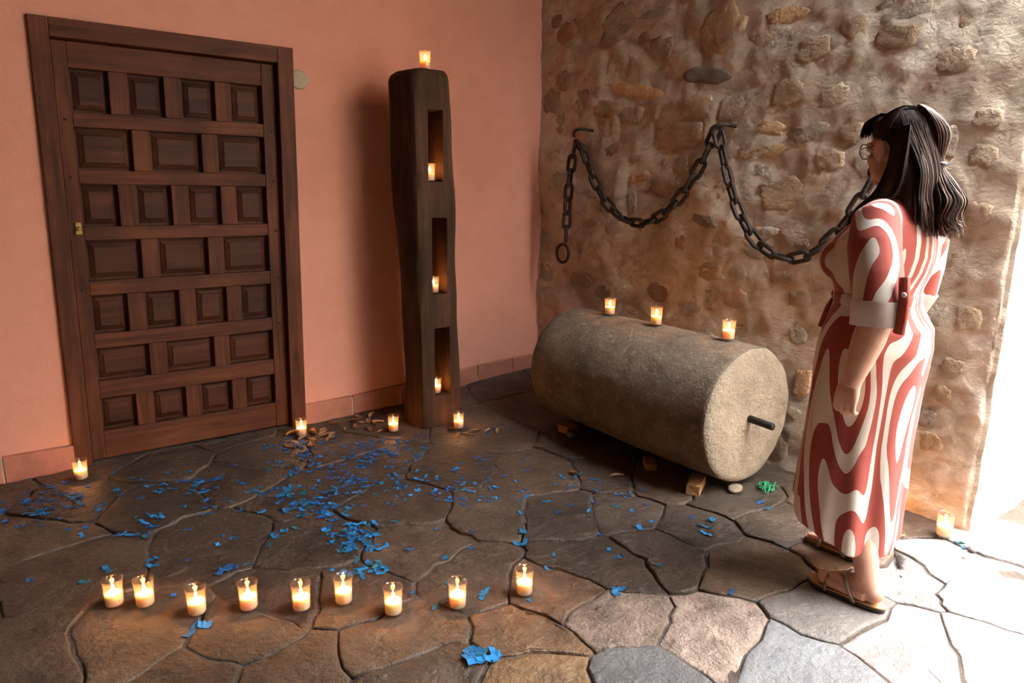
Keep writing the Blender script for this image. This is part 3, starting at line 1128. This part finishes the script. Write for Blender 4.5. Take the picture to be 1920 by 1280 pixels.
for k, (_, q, L, py, px) in enumerate(ok):
    me_, shp, mnm = scrap_me[srnd.randrange(len(scrap_me))]
    base = .036
    a, b = srnd.uniform(0, 6.28), srnd.uniform(-.18, .18)
    z = gz(q.x, q.y, .008)
    if k < 300:
        o = link(bpy.data.objects.new('paper_scrap', me_))
        o.location = (q.x, q.y, z + .0005)
        o.rotation_euler = (b * .4, b * .4, a)
        s = L / base
        o.scale = (s, s, s)
        if 860 < px < 940 and py > 1200: lab = 'blue tissue scrap bunched in the crack at the bottom of the photo'
        elif q.y < 1.3 and q.x > 2.9: lab = 'blue tissue scrap on the sunlit paving past the wall end'
        elif px > 960: lab = 'blue tissue scrap lying on the paving in front of the stone roller'
        elif 615 < px < 735 and 965 < py < 1100: lab = 'blue tissue scrap in the heap behind the row of candles'
        elif py > 1030: lab = 'blue tissue scrap lying among the row of candles'
        elif px < 480: lab = 'blue tissue scrap scattered on the paving in front of the door'
        else: lab = 'blue tissue scrap scattered on the paving before the wooden post'
        grp = lab.replace('blue tissue scrap', 'scraps').replace('bright ', '').replace('pale ', '')
        cw = {'blue_tissue_a': 'deep blue', 'blue_tissue_b': 'mid blue', 'teal_tissue': 'teal', 'bright_blue_tissue': 'bright blue'}[mnm]
        sw = {'strip': 'long tissue strip', 'square': 'squarish tissue scrap', 'flake': 'short tissue flake'}[shp]
        lab = lab.replace('bright blue', 'blue').replace('pale blue', 'blue').replace('blue tissue scrap', cw + ' ' + sw)
        tag(o, lab, 'paper scrap', grp)
    else:
        rz = Matrix.Rotation(a, 3, 'Z')
        vv = [rz @ (v.co * (L / base)) + Vector((q.x, q.y, z + .0005)) for v in me_.vertices]
        rest.add(vv, [tuple(pp.vertices) for pp in me_.polygons])
if rest.v:
    tag(rest.build('paper_confetti', MAT['blue'][0], None, False), 'finest blue tissue bits strewn over the far paving', 'confetti', None, 'stuff')

lm = []
for k in range(4):
    mb = MB()
    rr = []
    for i in range(6):
        t = i / 5
        w = .5 * math.sin(PI * min(.97, max(.05, t))) ** .8
        zz = .12 * math.sin(t * 3 + k) + .15
        rr.append([Vector(((t - .5) * 1.5, -w * .6, zz + .16)), Vector(((t - .5) * 1.5, 0, zz)), Vector(((t - .5) * 1.5, w * .6, zz + .2)), Vector(((t - .5) * 1.5, 0, zz - .03))])
    mb.rings(rr)
    zm = min(p.z for p in mb.v)
    for p in mb.v: p.z -= zm
    o = mb.build('tmp', MAT['leaf'], None, False)
    lm.append(o.data)
    bpy.data.objects.remove(o)
for k in range(46):
    if k < 20: px, py = srnd.gauss(585, 28), srnd.gauss(818, 12)
    elif k < 34: px, py = srnd.gauss(700, 22), srnd.gauss(795, 10)
    elif k < 42: px, py = srnd.gauss(885, 22), srnd.gauss(812, 8)
    else: px, py = srnd.gauss(1180, 60), srnd.gauss(880, 20)
    q = on_floor(px, py)
    if 2.45 < q.x < 2.78 and 1.8 < q.y < 3.15: continue
    if q.y > YP - .05 or (PYF - .03 < q.y < PYB + .03 and 1.83 < q.x < 2.2): continue
    o = link(bpy.data.objects.new('dry_leaf', lm[k % 4]))
    o.location = (q.x, q.y, gz(q.x, q.y, .012))
    s = srnd.uniform(.032, .055)
    o.scale = (s, s, s)
    o.rotation_euler = (0, 0, srnd.uniform(0, 6.28))
    lab = 'dry brown leaf in the litter by the right door jamb' if k < 20 else ('dry brown leaf in the litter left of the wooden post' if k < 34 else ('dry brown leaf beside the candle right of the post' if k < 42 else 'dry brown leaf near the foot of the stone roller'))
    tag(o, lab, 'leaf', lab.replace('dry brown leaf', 'leaves'))
# tangle of green string by the roller
q = on_floor(1437, 916)
mb = MB()
for k in range(7):
    a = srnd.uniform(0, 6)
    c0 = Vector((srnd.uniform(-.03, .03), srnd.uniform(-.03, .03), .012))
    mb.tube([c0 + Vector((.025 * _c(a + t * 1.1) * (1 + .2 * t), .02 * _s(a + t * 1.4), .008 * _s(t * 2 + k))) for t in range(7)], .0035, 6)
tag(mb.build('string_tangle', MAT['green'], None, True, 0, (q.x, q.y, gz(q.x, q.y, .03) + .002)), 'tangle of green string on the floor by the roller end', 'string')

# ------------------------------------------------------------------ the person
def mat_skin():
    t = NT('skin')
    v = t.coord()
    f = t.noise(v, 14, 4)
    t.col(t.ramp(f, [(.3, (.52, .27, .185)), (.7, (.62, .345, .245))])).rough(.5)
    t.b.inputs['Subsurface Weight'].default_value = .15
    t.b.inputs['Subsurface Radius'].default_value = (1, .35, .2)
    t.b.inputs['Subsurface Scale'].default_value = .01
    return t.m


def mat_zebra(name, freq, amp, nscale, tilt=(0, 0, 0), thr=.08):
    """bold red and cream brush stripes: contour bands of warped noise"""
    t = NT(name)
    v = t.coord('Object', (1, 1, 1), tilt)
    sp = t.n('ShaderNodeSeparateXYZ')
    t.l(v, sp.inputs[0])
    ang = t.math('ARCTAN2', sp.outputs['X'], sp.outputs['Y'])
    u = t.math('MULTIPLY', ang, .18)
    cb = t.n('ShaderNodeCombineXYZ')
    t.l(sp.outputs['X'], cb.inputs[0])
    t.l(sp.outputs['Y'], cb.inputs[1])
    t.l(t.math('MULTIPLY', sp.outputs['Z'], .27), cb.inputs[2])
    n1 = t.n('ShaderNodeTexNoise')
    n1.inputs['Scale'].default_value = nscale
    n1.inputs['Detail'].default_value = .6
    n1.inputs['Roughness'].default_value = .4
    t.l(cb.outputs[0], n1.inputs['Vector'])
    ph = t.math('ADD', t.math('MULTIPLY', u, freq), t.math('MULTIPLY', n1.outputs['Fac'], amp))
    s = t.math('SINE', ph)
    n2 = t.noise(cb.outputs[0], 12, 2)
    s = t.math('ADD', s, t.math('MULTIPLY', t.math('SUBTRACT', n2, .5), 1.3))
    fac = t.ramp(t.math('ADD', t.math('MULTIPLY', s, .5), .5), [(.5 - thr - .012, (.27, .036, .022)), (.5 - thr + .012, (.62, .53, .45))])
    t.col(fac).rough(.8)
    t.bump(t.noise(t.coord(), 260, 2), .12, .002)
    t.b.inputs['Sheen Weight'].default_value = .1
    return t.m


MAT['skin'] = mat_skin()
MAT['dress'] = mat_zebra('red_and_cream_stripe_cloth', 52, 50, 6.0, (0, 0, 0), -.07)
MAT['cuff'] = plain('pale_cuff_lining', (.62, .52, .48), .8, 0, .12, 60)
MAT['redcloth'] = plain('red_cloth', (.36, .055, .035), .8)


def mat_hair():
    t = NT('dark_brown_hair')
    v = t.coord('Object', (60, 60, 6))
    f = t.noise(v, 1, 3)
    t.col(t.ramp(f, [(.3, (.008, .004, .003)), (.7, (.034, .016, .010))])).rough(.65)
    t.b.inputs['Specular IOR Level'].default_value = .15
    return t.m


MAT['hair'] = mat_hair()
MAT['hairlight'] = plain('backlit_brown_hair', (.17, .070, .032), .55, 0, .5, 40)  # lighter brown paints the back light on the hair
MAT['black'] = plain('black_plastic', (.01, .01, .01), .3)
MAT['strap'] = plain('bronze_leather_strap', (.24, .17, .13), .4)
MAT['sole'] = plain('dark_rubber_sole', (.045, .03, .025), .7)
MAT['insole'] = plain('tan_insole', (.46, .26, .10), .6)
MAT['white'] = plain('white_button', (.8, .8, .78), .4)
MAT['lip'] = plain('lip_skin', (.42, .14, .12), .5)
MAT['eye'] = plain('eye_white', (.7, .68, .65), .3)
MAT['nail'] = plain('pink_nail', (.65, .30, .25), .3)

PO = Vector((2.38, 1.11, 0))
person = tag(empty('person', PO), 'person in red and cream striped dress and sandals facing the chain wall corner', 'person')
gl_, gr_ = gz(PO.x - .10, PO.y - .04, .06), gz(PO.x + .17, PO.y + .135, .06)
SO = .020           # thickness of the sandal under the foot


def loft(secs, n=40, fold=None):
    rr = []
    for (z, cx, cy, a, b) in secs:
        ring = []
        for j in range(n):
            t = 2 * PI * j / n
            k = 1.0 + (fold(t, z) if fold else 0)
            ring.append(Vector((cx + a * k * _c(t), cy + b * k * _s(t), z)))
        rr.append(ring)
    return rr


def remesh(o, vox, it=4, fac=.5):
    r = o.modifiers.new('remesh', 'REMESH')
    r.mode = 'VOXEL'
    r.voxel_size = vox
    r.use_smooth_shade = True
    s = o.modifiers.new('smooth', 'SMOOTH')
    s.iterations = it
    s.factor = fac
    return o


def interp(secs, m):
    out = []
    for a, b in zip(secs, secs[1:]):
        for k in range(m):
            t = k / m
            t2 = t
            out.append(tuple(a[i] + (b[i] - a[i]) * t2 for i in range(len(a))))
    out.append(secs[-1])
    return out


# head frame: turned to the person's right and bowed a little
HC = Vector((.0, .012, 1.558))
HR = Matrix.Rotation(math.radians(-13), 3, 'Z') @ Matrix.Rotation(math.radians(-7), 3, 'X')


def HH(x, y, z):
    return HC + HR @ Vector((x, y, z))


# ---- body: one continuous surface
bd = MB()
torso = [(.80, 0, .0, .15, .115), (.92, 0, 0, .165, .13), (1.05, 0, .02, .13, .10), (1.2, 0, .02, .15, .12), (1.3, 0, -.01, .155, .09), (1.37, 0, -.02, .09, .06)]
bd.rings(loft(interp(torso, 3), 24))
bd.tube([(0, -.035, 1.34), (0, -.025, 1.40), (0, -.008, 1.47), (0, .0, 1.53)], [.062, .052, .050, .052], 14)
bd.ell(HH(0, -.008, .022), (.071, .090, .094), 22, 14, HR)           # skull
bd.ell(HH(0, .038, -.045), (.056, .056, .066), 20, 12, HR)           # face and jaw
bd.ell(HH(0, .068, -.098), (.026, .022, .018), 12, 8, HR)            # chin
bd.ell(HH(0, .094, -.028), (.011, .017, .016), 10, 8, HR)            # nose tip
bd.tube([HH(0, .080, .012), HH(0, .092, -.012), HH(0, .099, -.028)], [.008, .009, .010], 8)
for s in (-1, 1):
    bd.ell(HH(s * .036, .062, -.032), (.022, .020, .022), 12, 8, HR)  # cheeks
    bd.ell(HH(s * .084, .002, -.014), (.011, .020, .033), 12, 9, HR @ Matrix.Rotation(s * -.45, 3, 'Z'))   # ear
    bd.ell(HH(s * .076, .008, -.040), (.008, .011, .013), 10, 8, HR)  # lobe
    bd.ell(HH(s * .028, .078, .020), (.020, .010, .008), 10, 8, HR)   # brow


def arm(s, pts_, rads):
    bd.tube(pts_, rads, 16)


LA = [(-.15, -.02, 1.31), (-.19, -.04, 1.25), (-.222, -.085, 1.14), (-.240, -.105, 1.045), (-.247, -.088, .965), (-.250, -.068, .885), (-.250, -.056, .832), (-.250, -.050, .81)]
bd.tube(LA, [.05, .05, .047, .047, .049, .040, .031, .030], 18)
RA = [(.15, -.02, 1.31), (.19, -.02, 1.25), (.225, -.01, 1.14), (.235, .0, 1.05), (.225, .06, .97), (.205, .12, .905), (.195, .155, .875), (.19, .17, .86)]
bd.tube(RA, [.05, .05, .047, .045, .046, .038, .029, .028], 18)


def hand(w, down, out, fwd_, side):
    """w wrist point; down: to the fingers, out: back of the hand, fwd_: thumb side"""
    w, down, out, fwd_ = Vector(w), Vector(down).normalized(), Vector(out).normalized(), Vector(fwd_).normalized()
    P = lambda d, o, f: w + down * d + out * o + fwd_ * f
    for f in (-.024, -.008, .008, .024):
        bd.tube([P(.0, .0, f * .55), P(.03, .004, f * .9), P(.062, .005, f * 1.08)], [.017, .0165, .0125], 10)
    for f, L, r in ((-.029, .78, .0080), (-.0098, .95, .0088), (.0098, 1.0, .0090), (.029, .93, .0088)):
        kn = P(.062, .006, f)
        a = P(.062 + .034 * L, -.002, f * 1.02)
        b = P(.062 + .052 * L, -.022, f * 1.0)
        c = P(.062 + .050 * L, -.040, f * .97)
        bd.tube([P(.045, .004, f), kn, a, b, c], [.011, r * 1.12, r * 1.02, r * .95, r * .75], 10)
    bd.tube([P(.010, -.006, .018), P(.034, -.014, .036), P(.060, -.020, .040), P(.080, -.026, .034)], [.014, .0125, .0105, .0085], 10)


hand((-.250, -.051, .815), (0.0, .16, -1), (-1, .0, 0), (0, 1, .16), -1)
hand((.19, .168, .862), (-.1, .5, -.85), (.95, 0, -.1), (0, .85, .5), 1)


def leg(s, fx, fy, gzv, hip):
    """foot centre at (fx, fy) pointing +y; heel at fy-.125"""
    b0 = gzv + SO
    an = Vector((fx, fy - .068, b0 + .082))
    bd.tube([hip, (hip[0] + (fx - hip[0]) * .45, hip[1] + (fy - hip[1]) * .4 + .02, .52), (fx * .60, fy + .016, .36), (fx * .74, fy - .018, .25), (fx * .90, fy - .050, .16), tuple(an), (fx, fy - .080, b0 + .045)],
            [.085, .052, .045, .043, .042, .0385, .036], 18)
    bd.ell((fx, fy - .094, b0 + .033), (.033, .036, .034), 14, 9)
    for a in (-1, 1): bd.ell((fx + a * .030, fy - .068, b0 + .078), (.012, .015, .015), 8, 6)
    bd.tube([(fx, fy - .085, b0 + .035), (fx, fy - .03, b0 + .043), (fx + s * .004, fy + .03, b0 + .030), (fx + s * .004, fy + .066, b0 + .019)], [.033, .035, .029, .018], 14)
    bd.tube([(fx + s * .022, fy - .08, b0 + .022), (fx + s * .026, fy, b0 + .021), (fx + s * .030, fy + .055, b0 + .017)], [.021, .021, .017], 10)
    bd.tube([(fx - s * .016, fy - .08, b0 + .022), (fx - s * .018, fy, b0 + .024), (fx - s * .018, fy + .062, b0 + .018)], [.020, .022, .018], 10)
    tips = []
    for k, (dx, ln, r) in enumerate(((-.026, .048, .0125), (-.006, .046, .0088), (.010, .038, .0082), (.0245, .028, .0078), (.037, .015, .0074))):
        x = fx + s * dx
        y0 = fy + .058
        bd.tube([(x, y0 - .015, b0 + .017), (x, y0 + ln * .5, b0 + .0145), (x, y0 + ln, b0 + .0105), (x, y0 + ln + r * .7, b0 + .009)], [r * 1.05, r, r * .95, r * .5], 10)
        tips.append(((x, y0 + ln + r * .1, b0 + .0105 + r * .72), r))
    return tips


tl = leg(-1, -.100, -.045, gl_, (-.085, .0, .82))
tr_ = leg(1, .170, .135, gr_, (.085, .0, .82))
body = bd.build('body', MAT['skin'], person)
remesh(body, .0042, 5, .5)
for tips in (tl, tr_):
    for (p_, r) in tips[:1] + tips[1:3]:
        MB().ell(p_, (r * .62, r * .62, r * .25), 8, 6).build('toenail', MAT['nail'], body)
for s in (-1, 1):
    MB().ell(HH(s * .031, .082, .004), (.012, .010, .008), 10, 8, HR).build('eye', MAT['eye'], body)
MB().ell(HH(0, .088, -.066), (.021, .008, .0075), 12, 8, HR).build('lips', MAT['lip'], body)

# ---- dress
def fold(t, z):
    w = sstep((.95 - z) / .6)
    return w * (.040 + .046 * math.sin(7 * t + .9 * math.sin(3 * t) + 2.2 * z) + .022 * math.sin(13 * t + 1.3 + 3 * z)) + .008 * math.sin(9 * t + 14 * z) + .006 * math.sin(4 * t - 31 * z)


dsec = [(.235, .01, .038, .220, .164), (.36, .008, .035, .214, .163), (.60, .004, .028, .204, .161), (.78, .0, .020, .204, .168), (.90, .0, .010, .205, .172), (.97, .0, .004, .197, .160),
        (1.03, .0, .014, .172, .132), (1.065, .0, .018, .163, .122), (1.10, .0, .022, .168, .130), (1.16, .0, .026, .180, .158), (1.21, .0, .024, .186, .166), (1.26, .0, .012, .188, .152),
        (1.31, .0, -.006, .180, .124), (1.35, .0, -.016, .155, .098), (1.385, .0, -.022, .105, .076), (1.41, .0, -.022, .074, .066)]
secs = interp(dsec, 4)
rr = loft(secs, 96, fold)
for ring, sec in zip(rr, secs):
    k = sstep((.75 - sec[0]) / .5)
    for p in ring: p.z += k * .42 * (p.y - .03)
inner = []
for ring in (rr[0], rr[0]):
    pass
c0 = Vector((.01, .038, 0))
for dz, s in ((0.0, .955), (.07, .93), (.16, .88)):
    inner.append([Vector((c0.x + (p.x - c0.x) * s, c0.y + (p.y - c0.y) * s, p.z + dz)) for p in rr[0]])
dm = MB().rings(list(reversed(inner)) + rr)
# bust, sleeves
for s in (-1, 1):
    dm.ell((s * .082, .100, 1.192), (.088, .084, .082), 18, 12)
sl = [(-.11, -.018, 1.338), (-.165, -.026, 1.322), (-.198, -.045, 1.25), (-.222, -.075, 1.16), (-.236, -.098, 1.08), (-.241, -.103, 1.035)]
dm.tube(sl, [.060, .072, .077, .076, .073, .071], 26)
sr = [(.11, -.018, 1.338), (.165, -.022, 1.322), (.198, -.022, 1.25), (.224, -.012, 1.16), (.235, .0, 1.08), (.232, .025, 1.03)]
dm.tube(sr, [.060, .070, .075, .073, .070, .068], 26)
dress = dm.build('dress', MAT['dress'], person)
remesh(dress, .0052, 3, .5)


def ring_band(pts_, r0, r1, name, mat, parent, n=28, th=.004):
    """an open band (cuff, collar) between two axis points"""
    a, b = Vector(pts_[0]), Vector(pts_[1])
    t = (b - a).normalized()
    up = (Vector((0, 1, 0)) - t * t.y).normalized()
    s = t.cross(up)
    rr_ = []
    for p, r in ((a, r0), (b, r1), (b, r1 - th), (a, r0 - th)):
        rr_.append([p + (up * _c(2 * PI * j / n) + s * _s(2 * PI * j / n)) * (r + .002 * math.sin(5 * 2 * PI * j / n)) for j in range(n)])
    rr_.append(rr_[0])
    return MB().rings(rr_, False, False).build(name, mat, parent)


cuffL = ring_band([(-.236, -.097, 1.085), (-.243, -.101, 1.008)], .0775, .0745, 'cuff', MAT['cuff'], dress)
cuffR = ring_band([(.235, .0, 1.085), (.230, .03, 1.01)], .0765, .0725, 'cuff', MAT['cuff'], dress)
# red tab with a button holding the rolled sleeve
tab = MB().tube([(-.250, -.172, 1.165), (-.262, -.182, 1.10), (-.266, -.183, 1.04), (-.262, -.178, 1.0)], [.017] * 4, 8)
for p in tab.v:
    p.x = -.258 + (p.x + .258) * .55
tab.build('sleeve_tab', MAT['redcloth'], dress)
MB().ell((-.2735, -.186, 1.118), (.004, .0075, .0075), 10, 8).build('button', MAT['white'], dress)
cl = MB()
cr_ = []
for (z, k) in ((1.385, 1.0), (1.415, .93), (1.438, .98), (1.415, 1.12), (1.388, 1.16)):
    cr_.append([Vector((.078 * k * _c(2 * PI * j / 28), -.022 + .070 * k * _s(2 * PI * j / 28), z - .018 * max(0, _s(2 * PI * j / 28)))) for j in range(28)])
cr_.append(cr_[0])
cl.rings(cr_, False, False).build('collar', MAT['dress'], dress)
belt = []
for (z, k) in ((1.045, 1.015), (1.052, 1.04), (1.080, 1.04), (1.087, 1.015)):
    belt.append([Vector((.164 * k * _c(2 * PI * j / 40), .018 + .1235 * k * _s(2 * PI * j / 40), z)) for j in range(40)])
belt.append(belt[0])
b_o = MB().rings(belt, False, False).build('belt', MAT['dress'], dress)
kt = MB().ell((-.03, .150, 1.062), (.020, .014, .016), 12, 8)
kt.tube([(-.03, .152, 1.055), (-.042, .168, 1.01), (-.046, .184, .94)], [.007, .010, .011], 8)
kt.tube([(-.03, .152, 1.055), (-.018, .170, 1.0), (-.014, .186, .92)], [.007, .010, .011], 8)
kt.build('belt_knot', MAT['dress'], b_o)

# ---- hair
hr = random.Random(5)
hb = MB()
hb.ell(HH(0, -.020, .034), (.075, .088, .086), 24, 16, HR)
hb.ell(HH(0, -.048, -.005), (.066, .054, .088), 20, 14, HR)
hb.ell(HH(0, .036, .080), (.058, .046, .028), 16, 10, HR)             # fringe roots
hb.tube([HH(-.056, -.056, .01), HH(-.060, -.056, -.06), (-.080, -.020, 1.425), (-.104, .025, 1.365), (-.118, .060, 1.305)], [.028, .032, .036, .030, .012], 14)
hb.tube([HH(.058, -.048, .01), HH(.064, -.048, -.06), (.075, -.02, 1.42), (.095, .03, 1.35), (.10, .075, 1.27)], [.028, .032, .036, .030, .012], 14)
hb.tube([HH(0, -.062, .0), HH(0, -.064, -.05), (-.005, -.080, 1.435), (-.005, -.098, 1.37), (-.005, -.118, 1.315)], [.040, .042, .046, .040, .014], 16)
hb.tube([HH(-.034, -.052, -.02), (-.052, -.060, 1.46), (-.058, -.075, 1.39), (-.05, -.105, 1.325)], [.034, .040, .038, .014], 14)
hair = hb.build('hair', MAT['hair'], person)
remesh(hair, .006, 6, .5)


def bez(pts_, n):
    """Catmull-Rom through the points"""
    P = [pts_[0]] + pts_ + [pts_[-1]]
    out = []
    for i in range(1, len(P) - 2):
        for k in range(n):
            t = k / n
            a, b, c, d = P[i - 1], P[i], P[i + 1], P[i + 2]
            out.append(.5 * ((2 * b) + (c - a) * t + (2 * a - 5 * b + 4 * c - d) * t * t + (3 * b - a - 3 * c + d) * t ** 3))
    out.append(pts_[-1])
    return out


def jit(v, r):
    return v + Vector((hr.uniform(-r, r), hr.uniform(-r, r), hr.uniform(-r, r)))


st, st2 = MB(), MB()


def HO(x, y, z, k=1.035):
    """a point of the head frame, pushed out to just above the hair cap"""
    v = Vector((x, y + .020, z - .034))
    e = math.sqrt((v.x / .075) ** 2 + (v.y / .088) ** 2 + (v.z / .086) ** 2)
    k += hr.uniform(0, .03)
    if e < k: v *= k / e
    return HH(v.x, v.y - .020, v.z + .034)


CLIP = HH(-.0, -.066, .098)
TH = .0017
for k in range(520):                      # combed over the crown to the clip
    a = hr.uniform(-2.2, 2.2)
    p0 = HO(.076 * _s(a), .058 * _c(a) + .008, .066 - .034 * abs(_s(a)) ** 2 + hr.uniform(-.012, .012), 1.01)
    p1 = HO(.078 * _s(a) * .93, .030 * _c(a) - .014, .100 - .046 * abs(_s(a)) + hr.uniform(-.004, .004))
    p2 = HO(.042 * _s(a), -.040 + .01 * _c(a), .116 - .016 * abs(_s(a)))
    st.tube(bez([p0, p1, p2, jit(CLIP, .010)], 4), [TH * .5] + [TH] * 11 + [TH * .7], 4)
for k in range(110):                      # fringe
    x = hr.uniform(-.062, .062)
    st.tube(bez([HH(x * .7, .030, .112), HH(x, .076, .090), HH(x * 1.12, .090, .056 - hr.uniform(0, .02))], 4), [TH] * 7 + [TH * .7, TH * .3], 4)
TIE = Vector((.012, -.112, 1.502))
for k in range(420):                      # tail from the clip, tied again lower down, then loose
    a, r = hr.uniform(0, 6.28), math.sqrt(hr.random())
    d = Vector((_c(a), _s(a), 0)) * r
    p0 = CLIP + d * .014
    p1 = CLIP + Vector((.002, -.030, .006)) + Vector((d.x * .026, d.y * .020, d.y * .014))
    p2 = Vector((.010, -.108, 1.595)) + Vector((d.x * .034, d.y * .026, 0))
    p3 = TIE + d * .013
    w, w2 = hr.uniform(-1, 1), hr.uniform(-1, 1)
    fl = .5 + .5 * hr.random()
    p4 = Vector((.012, -.136, 1.445)) + Vector((d.x * .044, d.y * .030, 0))
    wv = .012 * math.sin(a * 2)
    p5 = Vector((.010 + wv, -.158 - .016 * fl, 1.39)) + Vector((d.x * .058 + .008 * w, d.y * .034 + .006 * w2, 0))
    p6 = Vector((.006 - wv, -.150 - .012 * fl, 1.335)) + Vector((d.x * .052, d.y * .034 + .008 * w, 0))
    p7 = Vector((.004 + wv, -.170 - .014 * fl, 1.285)) + Vector((d.x * .050 + .012 * w2, d.y * .030 + .012 * w, hr.uniform(-.015, .045)))
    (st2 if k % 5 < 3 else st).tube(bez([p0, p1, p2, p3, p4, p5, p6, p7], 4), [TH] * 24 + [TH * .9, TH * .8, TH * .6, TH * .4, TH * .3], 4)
for k in range(560):                      # locks over the shoulders
    s = -1 if k % 5 < 3 else 1
    r, q = hr.uniform(-1, 1), hr.uniform(-.6, 1)
    p0 = HO(s * .070, -.062 + .032 * r, .050)
    p1 = HO(s * (.076 + .008 * q), -.060 + .030 * r, -.045)
    p2 = Vector((s * (.094 + .016 * q), -.018 + .036 * r, 1.42))
    p3 = Vector((s * (.118 + .016 * q), .028 + .034 * r, 1.36))
    p4 = Vector((s * (.130 + .012 * q), .060 + .022 * r, 1.295 + hr.uniform(-.02, .035)))
    st.tube(bez([p0, p1, p2, p3, p4], 4), [TH] * 12 + [TH * .9, TH * .8, TH * .6, TH * .4, TH * .3], 4)
for k in range(560):                      # back hair
    x, q, w = hr.uniform(-.080, .070), hr.uniform(0, 1), hr.uniform(-1, 1)
    bow = .030 * (x / .08) ** 2
    zq = hr.uniform(.03, .105)
    p0 = HO(x * (.9 - 3.5 * max(0, zq - .05)), -.104 + bow * 1.1 + .5 * max(0, zq - .05), zq)
    p1 = Vector((x, -.116 + bow - .012 * q, 1.49))
    p2 = Vector((x * 1.05 - .006, -.116 + bow - .024 * q, 1.41))
    p3 = Vector((x * 1.12 - .006 + .006 * w, -.126 + bow - .028 * q, 1.355))
    p4 = Vector((x * 1.05 + .008 * w, -.136 + bow - .024 * q, 1.295 + hr.uniform(-.02, .045)))
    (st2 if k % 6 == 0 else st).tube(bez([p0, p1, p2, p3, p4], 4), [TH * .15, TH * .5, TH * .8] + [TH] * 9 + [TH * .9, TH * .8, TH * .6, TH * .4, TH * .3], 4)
st.build('hair_strands', MAT['hair'], hair)
st2.build('backlit_strands', MAT['hairlight'], hair)
hc = MB().ell(CLIP + HR @ Vector((0, -.004, .004)), (.020, .010, .011), 12, 8, HR)
hc.build('hair_clip', MAT['black'], hair)
MB().tube([TIE + Vector((.020 * _c(t * .63), .018 * _s(t * .63), 0)) for t in range(10)], .0062, 8, True).build('hair_tie', MAT['black'], hair)

# ---- glasses
gl = empty('glasses', (0, 0, 0), person)
gf = MB()
for s in (-1, 1):
    gf.tube([HH(s * .034 + .027 * _c(t * 2 * PI / 24), .100 - .004 * abs(_c(t * 2 * PI / 24)), .0 + .025 * _s(t * 2 * PI / 24)) for t in range(24)], .0018, 6, True)
    gf.tube([HH(s * .061, .096, .006), HH(s * .074, .070, .006), HH(s * .080, .010, .004), HH(s * .078, -.012, -.012)], .0016, 6)
gf.tube([HH(-.008, .100, .004), HH(0, .103, .008), HH(.008, .100, .004)], .0016, 6)
gf.build('frame', MAT['black'], gl)
for s in (-1, 1):
    MB().rings([[HH(s * .034 + .026 * r * _c(t * 2 * PI / 20), .099 + y, .024 * r * _s(t * 2 * PI / 20)) for t in range(20)] for r, y in ((1, 0), (1, .0012))]).build('lens', MAT['glass'], gl)

# ---- sandals
for nm, s, fx, fy, b0 in (('l', -1, -.100, -.045, gl_), ('r', 1, .170, .135, gr_)):
    sd = empty('sandal', (fx, fy, b0), person)
    outl = []
    for k in range(40):
        t = 2 * PI * k / 40
        y = .138 * _s(t) - .002
        w = .0385 + .009 * sstep((y + .02) / .1) - .004 * sstep((-y - .02) / .08)
        e = max(0, 1 - abs(_s(t)) ** 3.0) ** .42
        outl.append((w * e * (1 if _c(t) > 0 else -1) + s * .006 * sstep((y + .02) / .1), y))
    sh = [[Vector((x * k, y * k2, z)) for x, y in outl] for k, k2, z in ((.97, .99, .001), (1.0, 1.0, .004), (1.0, 1.0, .013), (.985, .99, .0145))]
    MB().rings(sh).build('sole', MAT['sole'], sd)
    MB().rings([[Vector((x * k, y * k2, z)) for x, y in outl] for k, k2, z in ((.985, .992, .0142), (.98, .99, .018), (.94, .97, .0195))]).build('insole', MAT['insole'], sd)

    def strap(pts_, w, up=None):
        mb = MB()
        pts_ = bez([Vector(p) for p in pts_], 5)
        rr_ = []
        for i, p in enumerate(pts_):
            t = (pts_[min(i + 1, len(pts_) - 1)] - pts_[max(i - 1, 0)]).normalized()
            c = Vector((0, -.0, .02))
            n_ = (p - Vector((0, p.y, .025))).normalized()
            b = t.cross(n_).normalized()
            rr_.append([p - b * w, p + b * w, p + b * w + n_ * .0022, p - b * w + n_ * .0022])
        mb.rings(rr_).build('strap', MAT['strap'], sd)
    strap([(-.052, .050, .012), (-.048, .052, .034), (-.020, .056, .0565), (.015, .056, .0560), (.045, .050, .036), (.053, .046, .012)], .0055)
    strap([(-.046 * 1, -.055, .012), (-.045, -.030, .045), (-.026, .004, .079), (.004, .030, .072), (.036, .048, .045), (.052, .052, .014)], .0055)
    strap([(.048, -.055, .012), (.046, -.030, .045), (.026, .004, .079), (-.004, .030, .072), (-.036, .048, .045), (-.052, .052, .014)], .0055)
    strap([(-.046, -.050, .012), (-.047, -.030, .050), (-.034, -.014, .088), (0, -.008, .098), (.034, -.014, .088), (.047, -.030, .050), (.046, -.050, .012)], .005)
